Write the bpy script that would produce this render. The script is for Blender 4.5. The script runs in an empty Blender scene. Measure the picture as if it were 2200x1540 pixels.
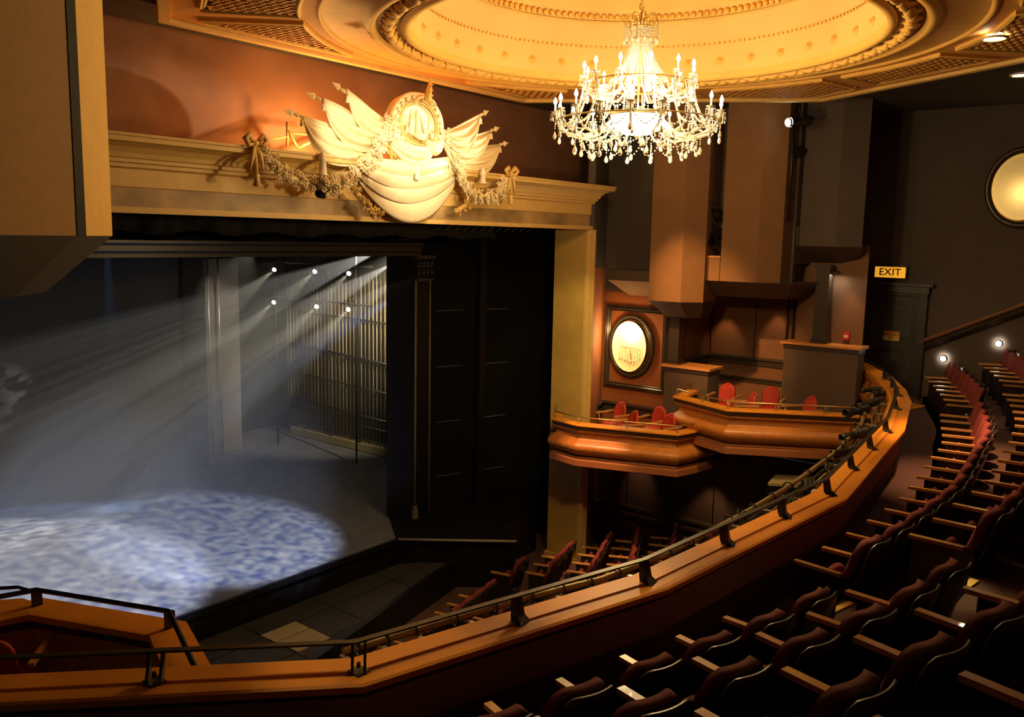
import bpy, math, random
from mathutils import Vector, Matrix
random.seed(7)
SC = bpy.context.scene
COL = SC.collection
PI = math.pi
R_ = math.radians
# ------------------------------------------------------------------ camera model
EYE = 5.9; F = 1850.0; PITCH = R_(7.96); ROLL = R_(1.15); HD = R_(38.10770457)
f0 = Vector((math.cos(HD), math.sin(HD), 0)); r0 = Vector((math.sin(HD), -math.cos(HD), 0)); u0 = Vector((0, 0, 1))
cf = f0*math.cos(PITCH) - u0*math.sin(PITCH); cu = u0*math.cos(PITCH) + f0*math.sin(PITCH)
cr = r0*math.cos(ROLL) + cu*math.sin(ROLL); cu2 = cu*math.cos(ROLL) - r0*math.sin(ROLL)
cr.normalize(); cu2 = cr.cross(cf).normalized()
cam_d = bpy.data.cameras.new('camera'); cam = bpy.data.objects.new('camera', cam_d); COL.objects.link(cam)
cam_d.sensor_width = 36; cam_d.lens = 36*F/2200; cam_d.clip_end = 200; cam_d.clip_start = 0.05
M = Matrix((cr, cu2, -cf)).transposed().to_4x4(); M.translation = Vector((0, 0, EYE)); cam.matrix_world = M
SC.camera = cam
O = Vector((0, 0, EYE))
def ray(px, py): return cf + cr*((px-1100)/F) + cu2*((770-py)/F)
def onz(px, py, z): d = ray(px, py); return O + d*((z-EYE)/d.z)
def onx(px, py, x): d = ray(px, py); return O + d*(x/d.x)
def ony(px, py, y): d = ray(px, py); return O + d*(y/d.y)
# ------------------------------------------------------------------ mesh builder
class MB:
    def __init__(s): s.v = []; s.f = []; s.sm = []
    def add(s, vs, fs, smooth=False):
        n = len(s.v); s.v += [Vector(v) for v in vs]
        for f in fs: s.f.append([i+n for i in f]); s.sm.append(smooth)
        return s
    def obox(s, c, ax, ay, az):
        c, ax, ay, az = map(Vector, (c, ax, ay, az)); vs = []
        for i in (-1, 1):
            for j in (-1, 1):
                for k in (-1, 1): vs.append(c+ax*i+ay*j+az*k)
        fs = [(0,1,3,2),(4,6,7,5),(0,4,5,1),(2,3,7,6),(0,2,6,4),(1,5,7,3)]
        if ax.cross(ay).dot(az) < 0: fs = [f[::-1] for f in fs]
        return s.add(vs, fs)
    def box(s, c, size, rz=0):
        a, b, h = size[0]/2, size[1]/2, size[2]/2
        return s.obox(c, (a*math.cos(rz), a*math.sin(rz), 0), (-b*math.sin(rz), b*math.cos(rz), 0), (0, 0, h))
    def seg(s, a, b, w, z0, z1):     # wall slab along a-b (plan), thickness w to the right of a->b
        a = Vector((a[0], a[1], 0)); b = Vector((b[0], b[1], 0)); d = (b-a); n = Vector((d.y, -d.x, 0)).normalized()*w
        return s.prism([a, b, b+n, a+n], z0, z1)
    def prism(s, poly, z0, z1):
        n = len(poly); ar = sum(poly[i][0]*poly[(i+1) % n][1]-poly[(i+1) % n][0]*poly[i][1] for i in range(n))
        if ar < 0: poly = poly[::-1]
        vs = [(p[0], p[1], z0) for p in poly]+[(p[0], p[1], z1) for p in poly]
        fs = [tuple(range(n))[::-1], tuple(range(n, 2*n))]+[(i, (i+1) % n, n+(i+1) % n, n+i) for i in range(n)]
        return s.add(vs, fs)
    def loft(s, A, B):              # two same-length 3D loops, closed
        n = len(A); return s.add(list(A)+list(B), [tuple(range(n))[::-1], tuple(range(n, 2*n))]+[(i, (i+1) % n, n+(i+1) % n, n+i) for i in range(n)])
    def tube(s, pts, r, n=8, closed=False, smooth=True, flat=1.0):
        pts = [Vector(p) for p in pts]; m = len(pts); vs = []; prev = None
        for i, p in enumerate(pts):
            if closed: t = pts[(i+1) % m]-pts[i-1]
            else: t = pts[min(i+1, m-1)]-pts[max(i-1, 0)]
            t = t.normalized() if t.length > 1e-9 else Vector((0, 0, 1))
            if prev is None:
                up = Vector((0, 0, 1)) if abs(t.z) < .9 else Vector((1, 0, 0)); a = t.cross(up).normalized()
            else:
                a = prev - t*prev.dot(t); a = a.normalized() if a.length > 1e-6 else t.orthogonal().normalized()
            prev = a; b = t.cross(a); rr = r[i] if hasattr(r, '__len__') else r
            for k in range(n):
                an = 2*PI*k/n; vs.append(p+a*math.cos(an)*rr+b*math.sin(an)*rr*flat)
        fs = []
        for i in range(m if closed else m-1):
            for k in range(n):
                j = (i+1) % m; fs.append((i*n+k, i*n+(k+1) % n, j*n+(k+1) % n, j*n+k))
        s.add(vs, fs, smooth)
        if not closed:
            b0 = len(s.v)-m*n
            s.f.append([b0+k for k in range(n)][::-1]); s.sm.append(False); s.f.append([b0+(m-1)*n+k for k in range(n)]); s.sm.append(False)
        return s
    def lathe(s, prof, c=(0, 0, 0), n=16, smooth=True, ax=(0, 0, 1), sx=1.0, a0=0, a1=2*PI):
        c = Vector(c); z = Vector(ax).normalized(); x = z.orthogonal().normalized() if abs(z.z) < .99 else Vector((1, 0, 0)); y = z.cross(x)
        full = abs(a1-a0-2*PI) < 1e-6; cols = n if full else n+1; vs = []
        for (r, h) in prof:
            for k in range(cols):
                an = a0+(a1-a0)*k/n; vs.append(c+x*math.cos(an)*r*sx+y*math.sin(an)*r+z*h)
        fs = []
        for i in range(len(prof)-1):
            for k in range(n):
                k2 = (k+1) % cols; fs.append((i*cols+k, i*cols+k2, (i+1)*cols+k2, (i+1)*cols+k))
        return s.add(vs, fs, smooth)
    def ball(s, c, r, n=8, m=6, sz=1.0):
        pr = [(max(1e-4, r*math.sin(PI*i/m)), -r*sz*math.cos(PI*i/m)) for i in range(m+1)]; return s.lathe(pr, c, n)
    def sweep(s, prof, path, closed=False, smooth=False, side=1, capends=True):
        # prof: (out, z) loop; path: 3D/2D points (plan polyline, z offset); out = to the right of travel * side, mitred
        P = [Vector((p[0], p[1], p[2] if len(p) > 2 else 0)) for p in path]; m = len(P); k = len(prof); vs = []
        for i in range(m):
            def nrm(a, b):
                d = b-a; return Vector((d.y, -d.x, 0)).normalized()*side
            if closed: n1 = nrm(P[i-1], P[i]); n2 = nrm(P[i], P[(i+1) % m])
            else:
                n1 = nrm(P[max(i-1, 0)], P[max(i-1, 0)+1]) if i > 0 else nrm(P[0], P[1]); n2 = nrm(P[i], P[i+1]) if i < m-1 else n1
            b = (n1+n2); b = b.normalized() if b.length > 1e-6 else n1; sc = 1/max(.35, b.dot(n1))
            for (o, z) in prof: vs.append(P[i]+b*o*sc+Vector((0, 0, z)))
        fs = []
        for i in range(m if closed else m-1):
            j = (i+1) % m
            for q in range(k):
                q2 = (q+1) % k; f = (i*k+q, i*k+q2, j*k+q2, j*k+q); fs.append(f if side > 0 else f[::-1])
        s.add(vs, fs, smooth)
        if not closed and capends:
            b0 = len(s.v)-m*k; s.f.append([b0+q for q in range(k)]); s.sm.append(False); s.f.append([b0+(m-1)*k+q for q in range(k)][::-1]); s.sm.append(False)
        return s
    def sheet(s, fn, nu, nv, th=0.0, smooth=True):   # fn(u,v)->Vector ; optional thickness
        g = [[Vector(fn(i/nu, j/nv)) for j in range(nv+1)] for i in range(nu+1)]
        vs = [p for row in g for p in row]; w = nv+1
        fs = [(i*w+j, (i+1)*w+j, (i+1)*w+j+1, i*w+j+1) for i in range(nu) for j in range(nv)]
        if th:
            n0 = len(vs); back = []
            for i in range(nu+1):
                for j in range(nv+1):
                    a = g[min(i+1, nu)][j]-g[max(i-1, 0)][j]; b = g[i][min(j+1, nv)]-g[i][max(j-1, 0)]; nn = a.cross(b)
                    nn = nn.normalized() if nn.length > 1e-9 else Vector((0, 0, 1)); back.append(g[i][j]-nn*th)
            vs += back; fs += [tuple(n0+q for q in f[::-1]) for f in fs]
            rim = [(i, 0) for i in range(nu+1)]+[(nu, j) for j in range(1, nv+1)]+[(i, nv) for i in range(nu-1, -1, -1)]+[(0, j) for j in range(nv-1, 0, -1)]
            for q in range(len(rim)):
                a = rim[q][0]*w+rim[q][1]; b = rim[(q+1) % len(rim)]; b = b[0]*w+b[1]; fs.append((b, a, a+n0, b+n0))
        return s.add(vs, fs, smooth)
    def build(s, name, mat, parent=None, base=None):
        b = WB.get(parent.name, Vector((0, 0, 0))) if parent else Vector((0, 0, 0))
        if base is not None: b = Vector(base)
        me = bpy.data.meshes.new(name); me.from_pydata([tuple(v-b) for v in s.v], [], s.f); me.update()
        for i, p in enumerate(me.polygons): p.use_smooth = s.sm[i]
        me.materials.append(mat); o = bpy.data.objects.new(name, me); COL.objects.link(o)
        if parent: o.parent = parent; WB[o.name] = WB.get(parent.name, Vector((0, 0, 0)))
        elif base is not None: o.location = b; WB[o.name] = b
        return o
WB = {}
def tag(o, label=None, cat=None, group=None, kind=None):
    if label: o['label'] = label
    if cat: o['category'] = cat
    if group: o['group'] = group
    if kind: o['kind'] = kind
    return o
def thing(name, loc, label=None, cat=None, group=None, kind=None):
    o = bpy.data.objects.new(name, None); COL.objects.link(o); o.location = loc; o.empty_display_size = .1
    WB[o.name] = Vector(loc); return tag(o, label, cat, group, kind)
def struct(name, mb, mat, label, parent=None):
    o = mb.build(name, mat, parent)
    if not parent: tag(o, label, None, None, 'structure')
    return o
KIDS = {}
def copy_thing(root, loc, rz, label, group=None):
    r = root.copy(); COL.objects.link(r); r.location = loc; r.rotation_euler = (0, 0, rz); r['label'] = label
    if group: r['group'] = group
    for ch in root.children:
        c = ch.copy(); COL.objects.link(c); c.parent = r
        for g in ch.children:
            d = g.copy(); COL.objects.link(d); d.parent = c
    return r
def ordn(i): return ['first','second','third','fourth','fifth','sixth','seventh','eighth','ninth','tenth','eleventh','twelfth','thirteenth','fourteenth','fifteenth','sixteenth','seventeenth','eighteenth','nineteenth','twentieth'][i]
# ------------------------------------------------------------------ materials
def mat(name, col, rough=.6, metal=0.0, var=0.0, scale=5.0, bump=0.0, bscale=None, emit=None, es=0.0, trans=0.0, coat=0.0, spec=.5, stretch=None, wave=False, col2=None):
    m = bpy.data.materials.new(name); m.use_nodes = True; nt = m.node_tree; b = nt.nodes['Principled BSDF']
    b.inputs['Base Color'].default_value = (*col, 1); b.inputs['Roughness'].default_value = rough; b.inputs['Metallic'].default_value = metal
    b.inputs['Specular IOR Level'].default_value = spec; b.inputs['Coat Weight'].default_value = coat; b.inputs['Transmission Weight'].default_value = trans
    if emit: b.inputs['Emission Color'].default_value = (*emit, 1); b.inputs['Emission Strength'].default_value = es
    if var or bump:
        tc = nt.nodes.new('ShaderNodeTexCoord'); mp = nt.nodes.new('ShaderNodeMapping'); nt.links.new(tc.outputs['Object'], mp.inputs['Vector'])
        if stretch: mp.inputs['Scale'].default_value = stretch
        if wave:
            nz = nt.nodes.new('ShaderNodeTexWave'); nz.inputs['Scale'].default_value = scale; nz.inputs['Distortion'].default_value = 6; nz.inputs['Detail'].default_value = 3; nz.inputs['Detail Scale'].default_value = 1.5
        else:
            nz = nt.nodes.new('ShaderNodeTexNoise'); nz.inputs['Scale'].default_value = scale; nz.inputs['Detail'].default_value = 5
        nt.links.new(mp.outputs['Vector'], nz.inputs['Vector'])
        if var:
            rp = nt.nodes.new('ShaderNodeMapRange'); rp.inputs['From Min'].default_value = .3; rp.inputs['From Max'].default_value = .7
            nt.links.new(nz.outputs['Fac'], rp.inputs['Value']); mx = nt.nodes.new('ShaderNodeMix'); mx.data_type = 'RGBA'
            c2 = col2 if col2 else tuple(max(0, c*(1-var)) for c in col)
            mx.inputs['A'].default_value = (*c2, 1); mx.inputs['B'].default_value = (*col, 1)
            nt.links.new(rp.outputs['Result'], mx.inputs['Factor']); nt.links.new(mx.outputs['Result'], b.inputs['Base Color'])
        if bump:
            if bscale:
                nb = nt.nodes.new('ShaderNodeTexNoise'); nb.inputs['Scale'].default_value = bscale; nb.inputs['Detail'].default_value = 3; nt.links.new(mp.outputs['Vector'], nb.inputs['Vector'])
            else: nb = nz
            bp = nt.nodes.new('ShaderNodeBump'); bp.inputs['Strength'].default_value = bump; bp.inputs['Distance'].default_value = .02
            nt.links.new(nb.outputs['Fac'], bp.inputs['Height']); nt.links.new(bp.outputs['Normal'], b.inputs['Normal'])
    return m
def noemis(m):
    m.cycles.emission_sampling = 'NONE'; return m
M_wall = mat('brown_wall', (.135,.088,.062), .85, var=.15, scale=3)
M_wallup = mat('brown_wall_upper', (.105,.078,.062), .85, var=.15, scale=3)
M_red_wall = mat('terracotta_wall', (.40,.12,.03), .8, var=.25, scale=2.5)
M_over = mat('overdoor_wall', (.27,.115,.055), .85, var=.5, scale=1.6, col2=(.20,.088,.045))
M_column = mat('column_cloth', (.25,.125,.05), .85, var=.12, scale=4)
M_gold = mat('gold_paint', (.72,.46,.10), .55, var=.18, scale=3, bump=.1)
M_goldpl = mat('gold_plaster', (.80,.53,.17), .55, var=.1, scale=6)
M_frieze = mat('marbled_frieze', (.55,.36,.14), .5, var=.7, scale=2.2, col2=(.24,.16,.08))
M_cream = mat('cream_plaster', (.92,.76,.46), .45, var=.12, scale=12, bump=.15)
M_dome = mat('dome_plaster', (.80,.52,.17), .75, var=.05, scale=1.5)
M_ring = mat('ceiling_gold', (.86,.49,.10), .6, var=.12, scale=5)
M_ceil = mat('ceiling_ochre', (.66,.30,.055), .7, var=.15, scale=3)
M_orn = mat('ornament_bronze', (.42,.24,.07), .6, var=.3, scale=20)
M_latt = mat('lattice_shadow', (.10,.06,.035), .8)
M_dark = mat('dark_ceiling', (.045,.032,.028), .9)
M_black = mat('black_paint', (.006,.006,.0065), .8, var=.2, scale=4, spec=.15)
M_blacks = mat('black_gloss', (.009,.009,.010), .4, var=.2, scale=4, spec=.3)
M_drape = mat('black_velour', (.012,.012,.013), .95)
M_cyc = mat('grey_scrim', (.075,.078,.085), .95)
M_stage = mat('stage_floor', (.17,.175,.19), .5, var=.35, scale=3)
M_pit = mat('pit_cover', (.045,.043,.045), .6, var=.2, scale=3)
M_seam = mat('floor_seam', (.01,.01,.01), .8)
M_nose = mat('stage_edge_strip', (.35,.33,.25), .6)
M_tan = mat('tan_panel', (.46,.38,.21), .7, var=.12, scale=5)
M_wood = mat('honey_wood', (.90,.34,.03), .45, var=.22, scale=2.5, spec=.3)
M_boxwood = mat('box_veneer', (.60,.215,.038), .38, var=.25, scale=9, coat=.2)
M_trimw = mat('dark_trim', (.05,.035,.022), .35)
M_capw = mat('orange_cap', (.75,.33,.09), .4, var=.15, scale=4)
M_arm = mat('armrest_wood', (.66,.34,.10), .3, var=.15, scale=14, coat=.3)
M_metal = mat('dark_rail_metal', (.05,.045,.035), .4, metal=.7)
M_brass = mat('brass', (.62,.42,.14), .3, metal=.9)
M_pipe = mat('aged_pipe', (.42,.33,.14), .45, metal=.5, var=.3, scale=6)
M_cable = mat('black_cable', (.015,.015,.014), .5)
M_cableg = mat('grey_cable', (.25,.22,.14), .5)
M_red = mat('red_velvet', (.55,.045,.02), .65, var=.15, scale=8)
M_burg = mat('burgundy_velvet', (.19,.024,.018), .85, var=.2, scale=8)
M_shell = mat('seat_shell', (.018,.013,.012), .35)
M_carpet = mat('brown_carpet', (.095,.045,.034), .95, var=.3, scale=40)
M_red_or_lit_carpet = mat('red_or_lit_carpet', (.33,.055,.02), .95, var=.25, scale=30)
M_door = mat('dark_door', (.030,.024,.020), .45)
M_glow = noemis(mat('lamp_glow', (1,.95,.85), .5, emit=(1,.92,.75), es=40))
M_bulb = noemis(mat('candle_bulb', (1,.9,.7), .5, emit=(1,.86,.58), es=28))
M_candle = mat('candle_sleeve', (.9,.82,.62), .5, emit=(1,.8,.5), es=1.2)
M_candle = noemis(M_candle)
M_bowl = mat('alabaster_bowl', (.95,.88,.72), .5, emit=(1,.86,.6), es=9)
M_crystal = mat('crystal', (1,.93,.76), .12, trans=.25, spec=1.0)
M_exit = noemis(mat('exit_sign_face', (.9,.5,.05), .5, emit=(1,.45,.03), es=.75))
M_exitl = mat('exit_letters', (.16,.02,.01), .6)
M_yel = mat('yellow_notice', (.75,.48,.05), .6)
M_redp = mat('red_paint', (.6,.02,.015), .5)
M_white = mat('white_paint', (.8,.78,.72), .5)
M_steel = mat('pale_steel', (.55,.50,.42), .35, metal=.7)
M_glassb = mat('niche_plaster', (.9,.74,.42), .55)
M_nosing = mat('yellow_nosing', (.85,.58,.13), .5)
M_plywood = mat('speaker_top', (.36,.30,.12), .6)
M_lens = noemis(mat('stage_lens', (1,1,1), .3, emit=(1,.93,.8), es=35))

SC.world = bpy.data.worlds.new('world'); SC.world.use_nodes = True
SC.world.node_tree.nodes['Background'].inputs[0].default_value = (.9,.74,.66,1); SC.world.node_tree.nodes['Background'].inputs[1].default_value = .02

# ================================================================== THE SETTING
YF = 9.75; PX = 14.9
# wall above the proscenium (holds the crest's shadow)
struct('wall_front', MB().box((9.5, 11.35, 8.25), (16, .2, 3.6)), M_over, 'dark terracotta wall above the proscenium header, lit orange behind the crest')
struct('ceiling', MB().prism([(-3,-3),(19.4,-3),(19.4,11.5),(-3,11.5),(-3,5.8),(3.0,5.8),(6.0,10.3),(13.1,10.3),(15.9,5.5),(13.1,.9),(6.2,.9),(3.0,5.8),(-3,5.8)], 8.62, 8.8), M_dark, 'dark brown flat ceiling around the gilded panel')
# proscenium header: moulded profile swept along X, with a return at the right end
prof = [(0,6.10),(.05,6.10),(.05,6.17),(.0,6.17),(.0,6.39),(.02,6.40),(.02,6.60),(.07,6.62),(.07,6.66),(.11,6.67),(.11,6.71),(.14,6.72),(.16,6.77),(.22,6.83),(.31,6.87),(.36,6.88),(.36,6.93),(.38,6.94),(.38,6.97),(0,6.99)]
hd = thing('trim_1', (9, YF, 6.1)); hd['label'] = 'gold moulded header beam across the stage opening'; hd['kind'] = 'structure'
m = MB(); m.sweep(prof[:1]+prof[1:4]+[(-.25,6.17),(-.25,6.10)], [(1.0,YF),(PX,YF),(PX,YF+.5)], side=1); m.build('lower_strip', M_goldpl, hd)
m = MB(); m.sweep([(0,6.17),(0,6.39),(-.25,6.39),(-.25,6.17)], [(1.0,YF),(PX,YF),(PX,YF+.5)], side=1); m.build('frieze', M_frieze, hd)
m = MB(); m.sweep([(0,6.39)]+prof[5:]+[(-.2,6.99),(-.2,6.39)], [(1.0,YF),(PX,YF),(PX,YF+.9)], side=1); m.build('cornice', M_goldpl, hd)
m = MB(); m.box((7.9, 10.55, 6.93), (14, 1.55, .06)); m.build('ledge', M_goldpl, hd)
m = MB(); m.box((7.9, 10.5, 6.62), (14, .8, .5)); m.build('core', M_black, hd)
# right pier: gold reveal and moulded edge
pr = thing('column_right', (PX, YF, -1)); pr['label'] = 'tall gold painted pier on the right side of the stage opening'; pr['kind'] = 'structure'
MB().prism([(PX,YF+.04),(PX+.1,YF+.04),(PX+.1,YF+.85),(PX,YF+.85)], -.93, 6.1).build('reveal', M_gold, pr)
m = MB(); m.prism([(PX-.03,YF),(PX+.03,YF-.03),(PX+.06,YF+.06),(PX-.03,YF+.06)], -1, 6.1); m.prism([(PX+.03,YF+.01),(PX+.15,YF-.02),(PX+.15,YF+.08),(PX+.03,YF+.08)], -1, 6.1)
m.prism([(PX+.15,YF-.04),(PX+.2,YF-.04),(PX+.22,YF+.1),(PX+.15,YF+.1)], -1, 6.1); m.build('edge_moulding', M_goldpl, pr)
MB().prism([(PX-.05,YF-.04),(PX+.02,YF-.04),(PX+.02,YF+.9),(PX-.05,YF+.9)], -1, -.92).build('plinth', M_goldpl, pr)
# black splay and inner portal
struct('wall_stage_right', MB().seg((12.95,12.55),(18.3,10.755),-.15,-1,6.6), M_black, 'matt black splayed wall between the inner portal and the gold pier')
m = MB()
for zz in (.75, 1.95, 3.15, 4.35):
    for (a, b) in ((13.25,13.85),(14.35,14.95)):
        ya = 12.55-(a-12.95)*.336; yb = 12.55-(b-12.95)*.336
        m.tube([(a,ya-.012,zz-.07*0),(b,yb-.012,zz)], .010, 4)
m2 = m.build('trim_2', mat('grey_batten', (.16,.15,.12), .6)); tag(m2, 'thin grey battens on the black splay wall', None, None, 'structure')
struct('wall_tunnel_edge', MB().prism([(14.15,12.1),(14.3,12.05),(14.3,11.95),(14.15,12.0)], -1, 6.4), M_blacks, 'narrow black vertical fin dividing the splay wall')
ip = thing('trim_3', (12.8, 12.4, 0)); ip['label'] = 'black inner portal with moulded lintel and right pilaster'; ip['kind'] = 'structure'
m = MB(); m.box((7.5,12.5,6.05),(11.2,.2,1.1)); m.build('lintel', M_black, ip)
m = MB(); m.sweep([(0,5.50),(.03,5.50),(.03,5.56),(.07,5.60),(.07,5.68),(.12,5.72),(.12,5.76),(0,5.78)], [(2,12.4),(12.7,12.4)], side=1)
m.build('lintel_moulding', mat('charcoal_moulding', (.035,.034,.032), .35), ip)
m = MB()
for i in range(14):
    x = 9.6+i*.21; z0 = 5.80+random.uniform(0,.03); s = random.uniform(.05,.11)
    m.tube([(x-s*1.4,12.36,z0),(x-s*.5,12.35,z0+s*.4),(x+s*.3,12.35,z0+s*1.4),(x-s*.1,12.35,z0+s*1.9),(x-s*.5,12.35,z0+s*1.3),(x-.01,12.34,z0+s*.8)], .008, 5)
m.build('carved_scrolls', mat('scroll_grey', (.14,.13,.12), .4), ip)
m = MB(); m.prism([(12.55,12.38),(13.0,12.38),(13.0,12.7),(12.35,12.95),(12.25,12.9)], 0, 5.5); m.build('pilaster', M_blacks, ip)
m = MB(); m.box((12.8,12.36,5.48),(.52,.12,.07)); m.box((12.8,12.36,5.02),(.48,.1,.04)); m.box((12.8,12.37,5.3),(.46,.08,.03))
for i in range(4):
    m.ball((12.62+i*.12,12.32,5.36),.045,6,5); m.ball((12.62+i*.12,12.33,5.17),.04,6,5,1.5)
m.build('capital', mat('capital_black', (.05,.047,.042), .3), ip)
m = MB(); m.tube([(12.56,12.37,.05),(12.56,12.37,5.0)], .022, 6); m.tube([(12.98,12.37,.05),(12.98,12.37,5.0)], .02, 6)
m.box((12.56,12.37,.1),(.09,.09,.2)); m.box((12.56,12.37,.25),(.07,.07,.05)); m.build('corner_bead', mat('bead_bronze', (.22,.18,.08), .4), ip)
# black tunnel soffit and valance
struct('ceiling_tunnel', MB().box((7.6,11.25,6.35),(15,2.3,.1)), M_black, 'black soffit behind the gold header')
# stage floor
struct('floor_stage', MB().prism([(1,11.8),(11.45,11.8),(12.3,12.9),(16.2,12.9),(16.2,22),(1,22)], -.12, 0), M_stage, 'grey stage floor under mottled blue and white light')
struct('floor_stage_side', MB().prism([(11.45,11.8),(12.95,9.95),(13.5,10.9),(14.9,10.9),(15.7,11.6),(16.2,12.9),(12.3,12.9)], -.12, 0), M_black, 'black side stage floor in front of the splay wall')
struct('wall_stage_apron', MB().seg((1,11.82),(11.46,11.82),-.1,-1,-.12).seg((11.46,11.82),(12.97,9.98),-.1,-1,-.12).seg((12.95,9.98),(13.5,10.9),-.1,-1,-.12).seg((13.5,10.9),(14.9,10.9),-.1,-1,-.12), M_blacks, 'black face of the stage front')
m = MB(); m.tube([(11.48,11.76,-.02),(12.93,9.94,-.02)], .03, 4); struct('trim_4', m, M_nose, 'pale edging strip along the side stage')
m = MB(); m.prism([(1,11.74),(11.42,11.74),(11.42,11.8),(1,11.8)], -.1, .004); struct('trim_5', m, M_blacks, 'black edging along the stage front')
# stage back and side
struct('wall_backdrop', MB().box((6.3,19.3,3.2),(10.25,.08,6.4)), M_cyc, 'tall grey backdrop across the rear of the stage')
struct('wall_stage_leg', MB().box((11.72,19.15,3.2),(.55,.1,6.4)), M_drape, 'black masking leg at the end of the backdrop')
m = MB(); m.box((12.9,20.2,2.6),(1.6,.08,5.2)); struct('wall_stage_rear', m, mat('pale_rear_wall', (.22,.20,.18), .8), 'pale rear stage wall seen past the black leg')
struct('wall_stage_side', MB().box((16.1,17.2,3.2),(.1,9.8,6.4)), mat('side_stage_wall', (.018,.017,.016), .95, var=.3, scale=2), 'dark side wall of the stage behind the pipe grid')
struct('wall_stage_far', MB().box((14.0,21.9,3.2),(6,.1,6.4)), M_drape, 'black rear wall of the stage')
struct('wall_borders', MB().box((8.6,13.0,5.95),(14,.1,.9)).box((8.6,15.2,5.98),(14,.08,1.1)).box((8.6,17.3,5.98),(14,.08,1.1)), M_drape, 'black cloth borders hanging over the stage')
struct('ceiling_stage', MB().box((8.6,17,6.5),(15.4,10,.1)), M_drape, 'black void over the stage')
struct('wall_stage_left', MB().box((1.2,16,3),(.1,8.5,7)), M_drape, 'black masking at the left of the stage')
# pit cover
pc = [(1,9.0),(3.5,8.95),(5.5,9.3),(7.0,9.68),(8.17,9.95),(9.42,10.26),(10.65,10.61),(11.62,10.83),(12.3,10.98),(12.2,11.2),(11.4,11.72),(1,11.72)]
struct('floor_pit', MB().prism(pc, -.56, -.5), M_pit, 'dark grey boarded cover over the orchestra pit')
m = MB(); m.sweep([(-.02,-.44),(.08,-.44),(.08,-1.0),(-.02,-1.0)], pc[:9], side=1); struct('wall_pit', m, M_blacks, 'low curved black wall at the front of the pit')
m = MB()
for a, b in (((4,10.9),(11.9,11.25)),((4,10.15),(9.6,10.32)),((7.85,9.95),(7.85,11.7)),((9.3,10.3),(9.3,11.7)),((6.4,9.6),(6.4,11.7)),((10.8,10.7),(10.8,11.7))):
    m.tube([(a[0],a[1],-.498),(b[0],b[1],-.498)], .009, 4)
struct('trim_6', m, M_seam, 'board seams in the pit cover')
bd = thing('pit_panel', (8.2,10.7,-.5), 'pale tan rectangular hatch boards lying on the dark pit cover', 'hatch')  # thin pale rectangle in two halves on the pit cover
q = [onz(560,1365,-.49),onz(635,1335,-.49),onz(710,1370,-.49),onz(640,1400,-.49)]
mid1 = (q[0]*.45+q[3]*.55) ; e = .006
def quad(a,b,c,d): return MB().prism([a,b,c,d], -.498, -.486)
h1 = q[0].lerp(q[3],.42); h2 = q[1].lerp(q[2],.42); g1 = q[0].lerp(q[3],.45); g2 = q[1].lerp(q[2],.45)
quad(q[0],q[1],h2,h1).build('board', M_tan, bd); quad(g1,g2,q[2],q[3]).build('board', M_tan, bd)
# orchestra floor and lower side wall
struct('floor', MB().prism([(-1,-2),(19.4,-2),(19.4,12),(15.7,12),(12.9,9.9),(11.5,11.9),(-1,11.9)], -1.06, -1), M_carpet, 'brown carpeted floor of the stalls')
m = MB(); m.prism([(13.2,7.6),(14.1,7.95),(15.9,8.95),(16.2,9.7),(15.2,9.6),(14.3,8.9)], -1.0, -.985); struct('floor_aisle_glow', m, M_red_or_lit_carpet, 'strip of red carpet in the stalls aisle')  # redder patch puts a spotlight's pool into the carpet colour
struct('wall_pier_return_upper', MB().seg((PX+.2,YF+.02),(16.62,10.4),-.15,5.3,8.7), M_wallup, 'dark upper return wall beside the pier')  # upper part of the same wall, coloured darker where the light fades
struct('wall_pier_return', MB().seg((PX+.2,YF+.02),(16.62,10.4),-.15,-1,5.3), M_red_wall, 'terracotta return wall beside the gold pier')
struct('wall_right_lower', MB().seg((16.6,10.4),(16.6,4.5),-.15,-1,1.6), M_wall, 'brown panelled wall of the stalls below the boxes')
m = MB(); pr_ = [(0,-.2),(.05,-.18),(.05,-.12),(.02,-.10),(.02,-.02),(.06,0),(.06,.05),(0,.07)]
m.sweep([(o,z-.12) for o,z in pr_], [(16.0,10.12),(16.6,10.4),(16.6,4.5)], side=1); m.sweep([(0,-.98),(.03,-.98),(.03,-.8),(0,-.8)], [(15.2,9.9),(16.6,10.4),(16.6,4.5)], side=1)
struct('trim_7', m, mat('bronze_trim', (.16,.12,.065), .3, metal=.3), 'dark moulded chair rail around the stalls')
# ---- right side wall facets at box level
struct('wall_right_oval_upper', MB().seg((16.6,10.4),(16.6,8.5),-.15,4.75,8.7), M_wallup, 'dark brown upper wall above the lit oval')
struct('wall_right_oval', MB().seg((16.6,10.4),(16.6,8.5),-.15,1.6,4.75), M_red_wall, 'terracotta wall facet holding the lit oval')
struct('wall_right_recess', MB().seg((16.75,8.5),(18.2,8.56),-.12,1.4,5.6).seg((18.2,8.56),(18.2,6.4),-.12,1.4,5.6).seg((18.2,6.4),(19.3,6.3),-.12,1.4,5.6), mat('recess_wall', (.20,.088,.042), .85, var=.12, scale=3), 'brown panelled recess behind the upper box')
struct('wall_right_pier', MB().prism([(17.6,6.35),(17.6,5.0),(19.25,5.75),(19.25,6.35)], 1.4, 5.9), mat('pier_wall', (.20,.10,.05), .85, var=.1, scale=3), 'brown wall pier behind the tall partition, left of the exit door')
struct('wall_right', MB().seg((19.2,6.3),(19.2,-3),-.15,1.4,8.7), M_wallup, 'dark brown side wall by the exit door')
struct('wall_right_upper', MB().seg((16.8,10.4),(16.8,6.2),-.15,5.0,8.7).seg((16.8,6.2),(19.3,6.0),-.15,5.5,8.7), M_wallup, 'dark upper side wall behind the hanging columns')
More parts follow.
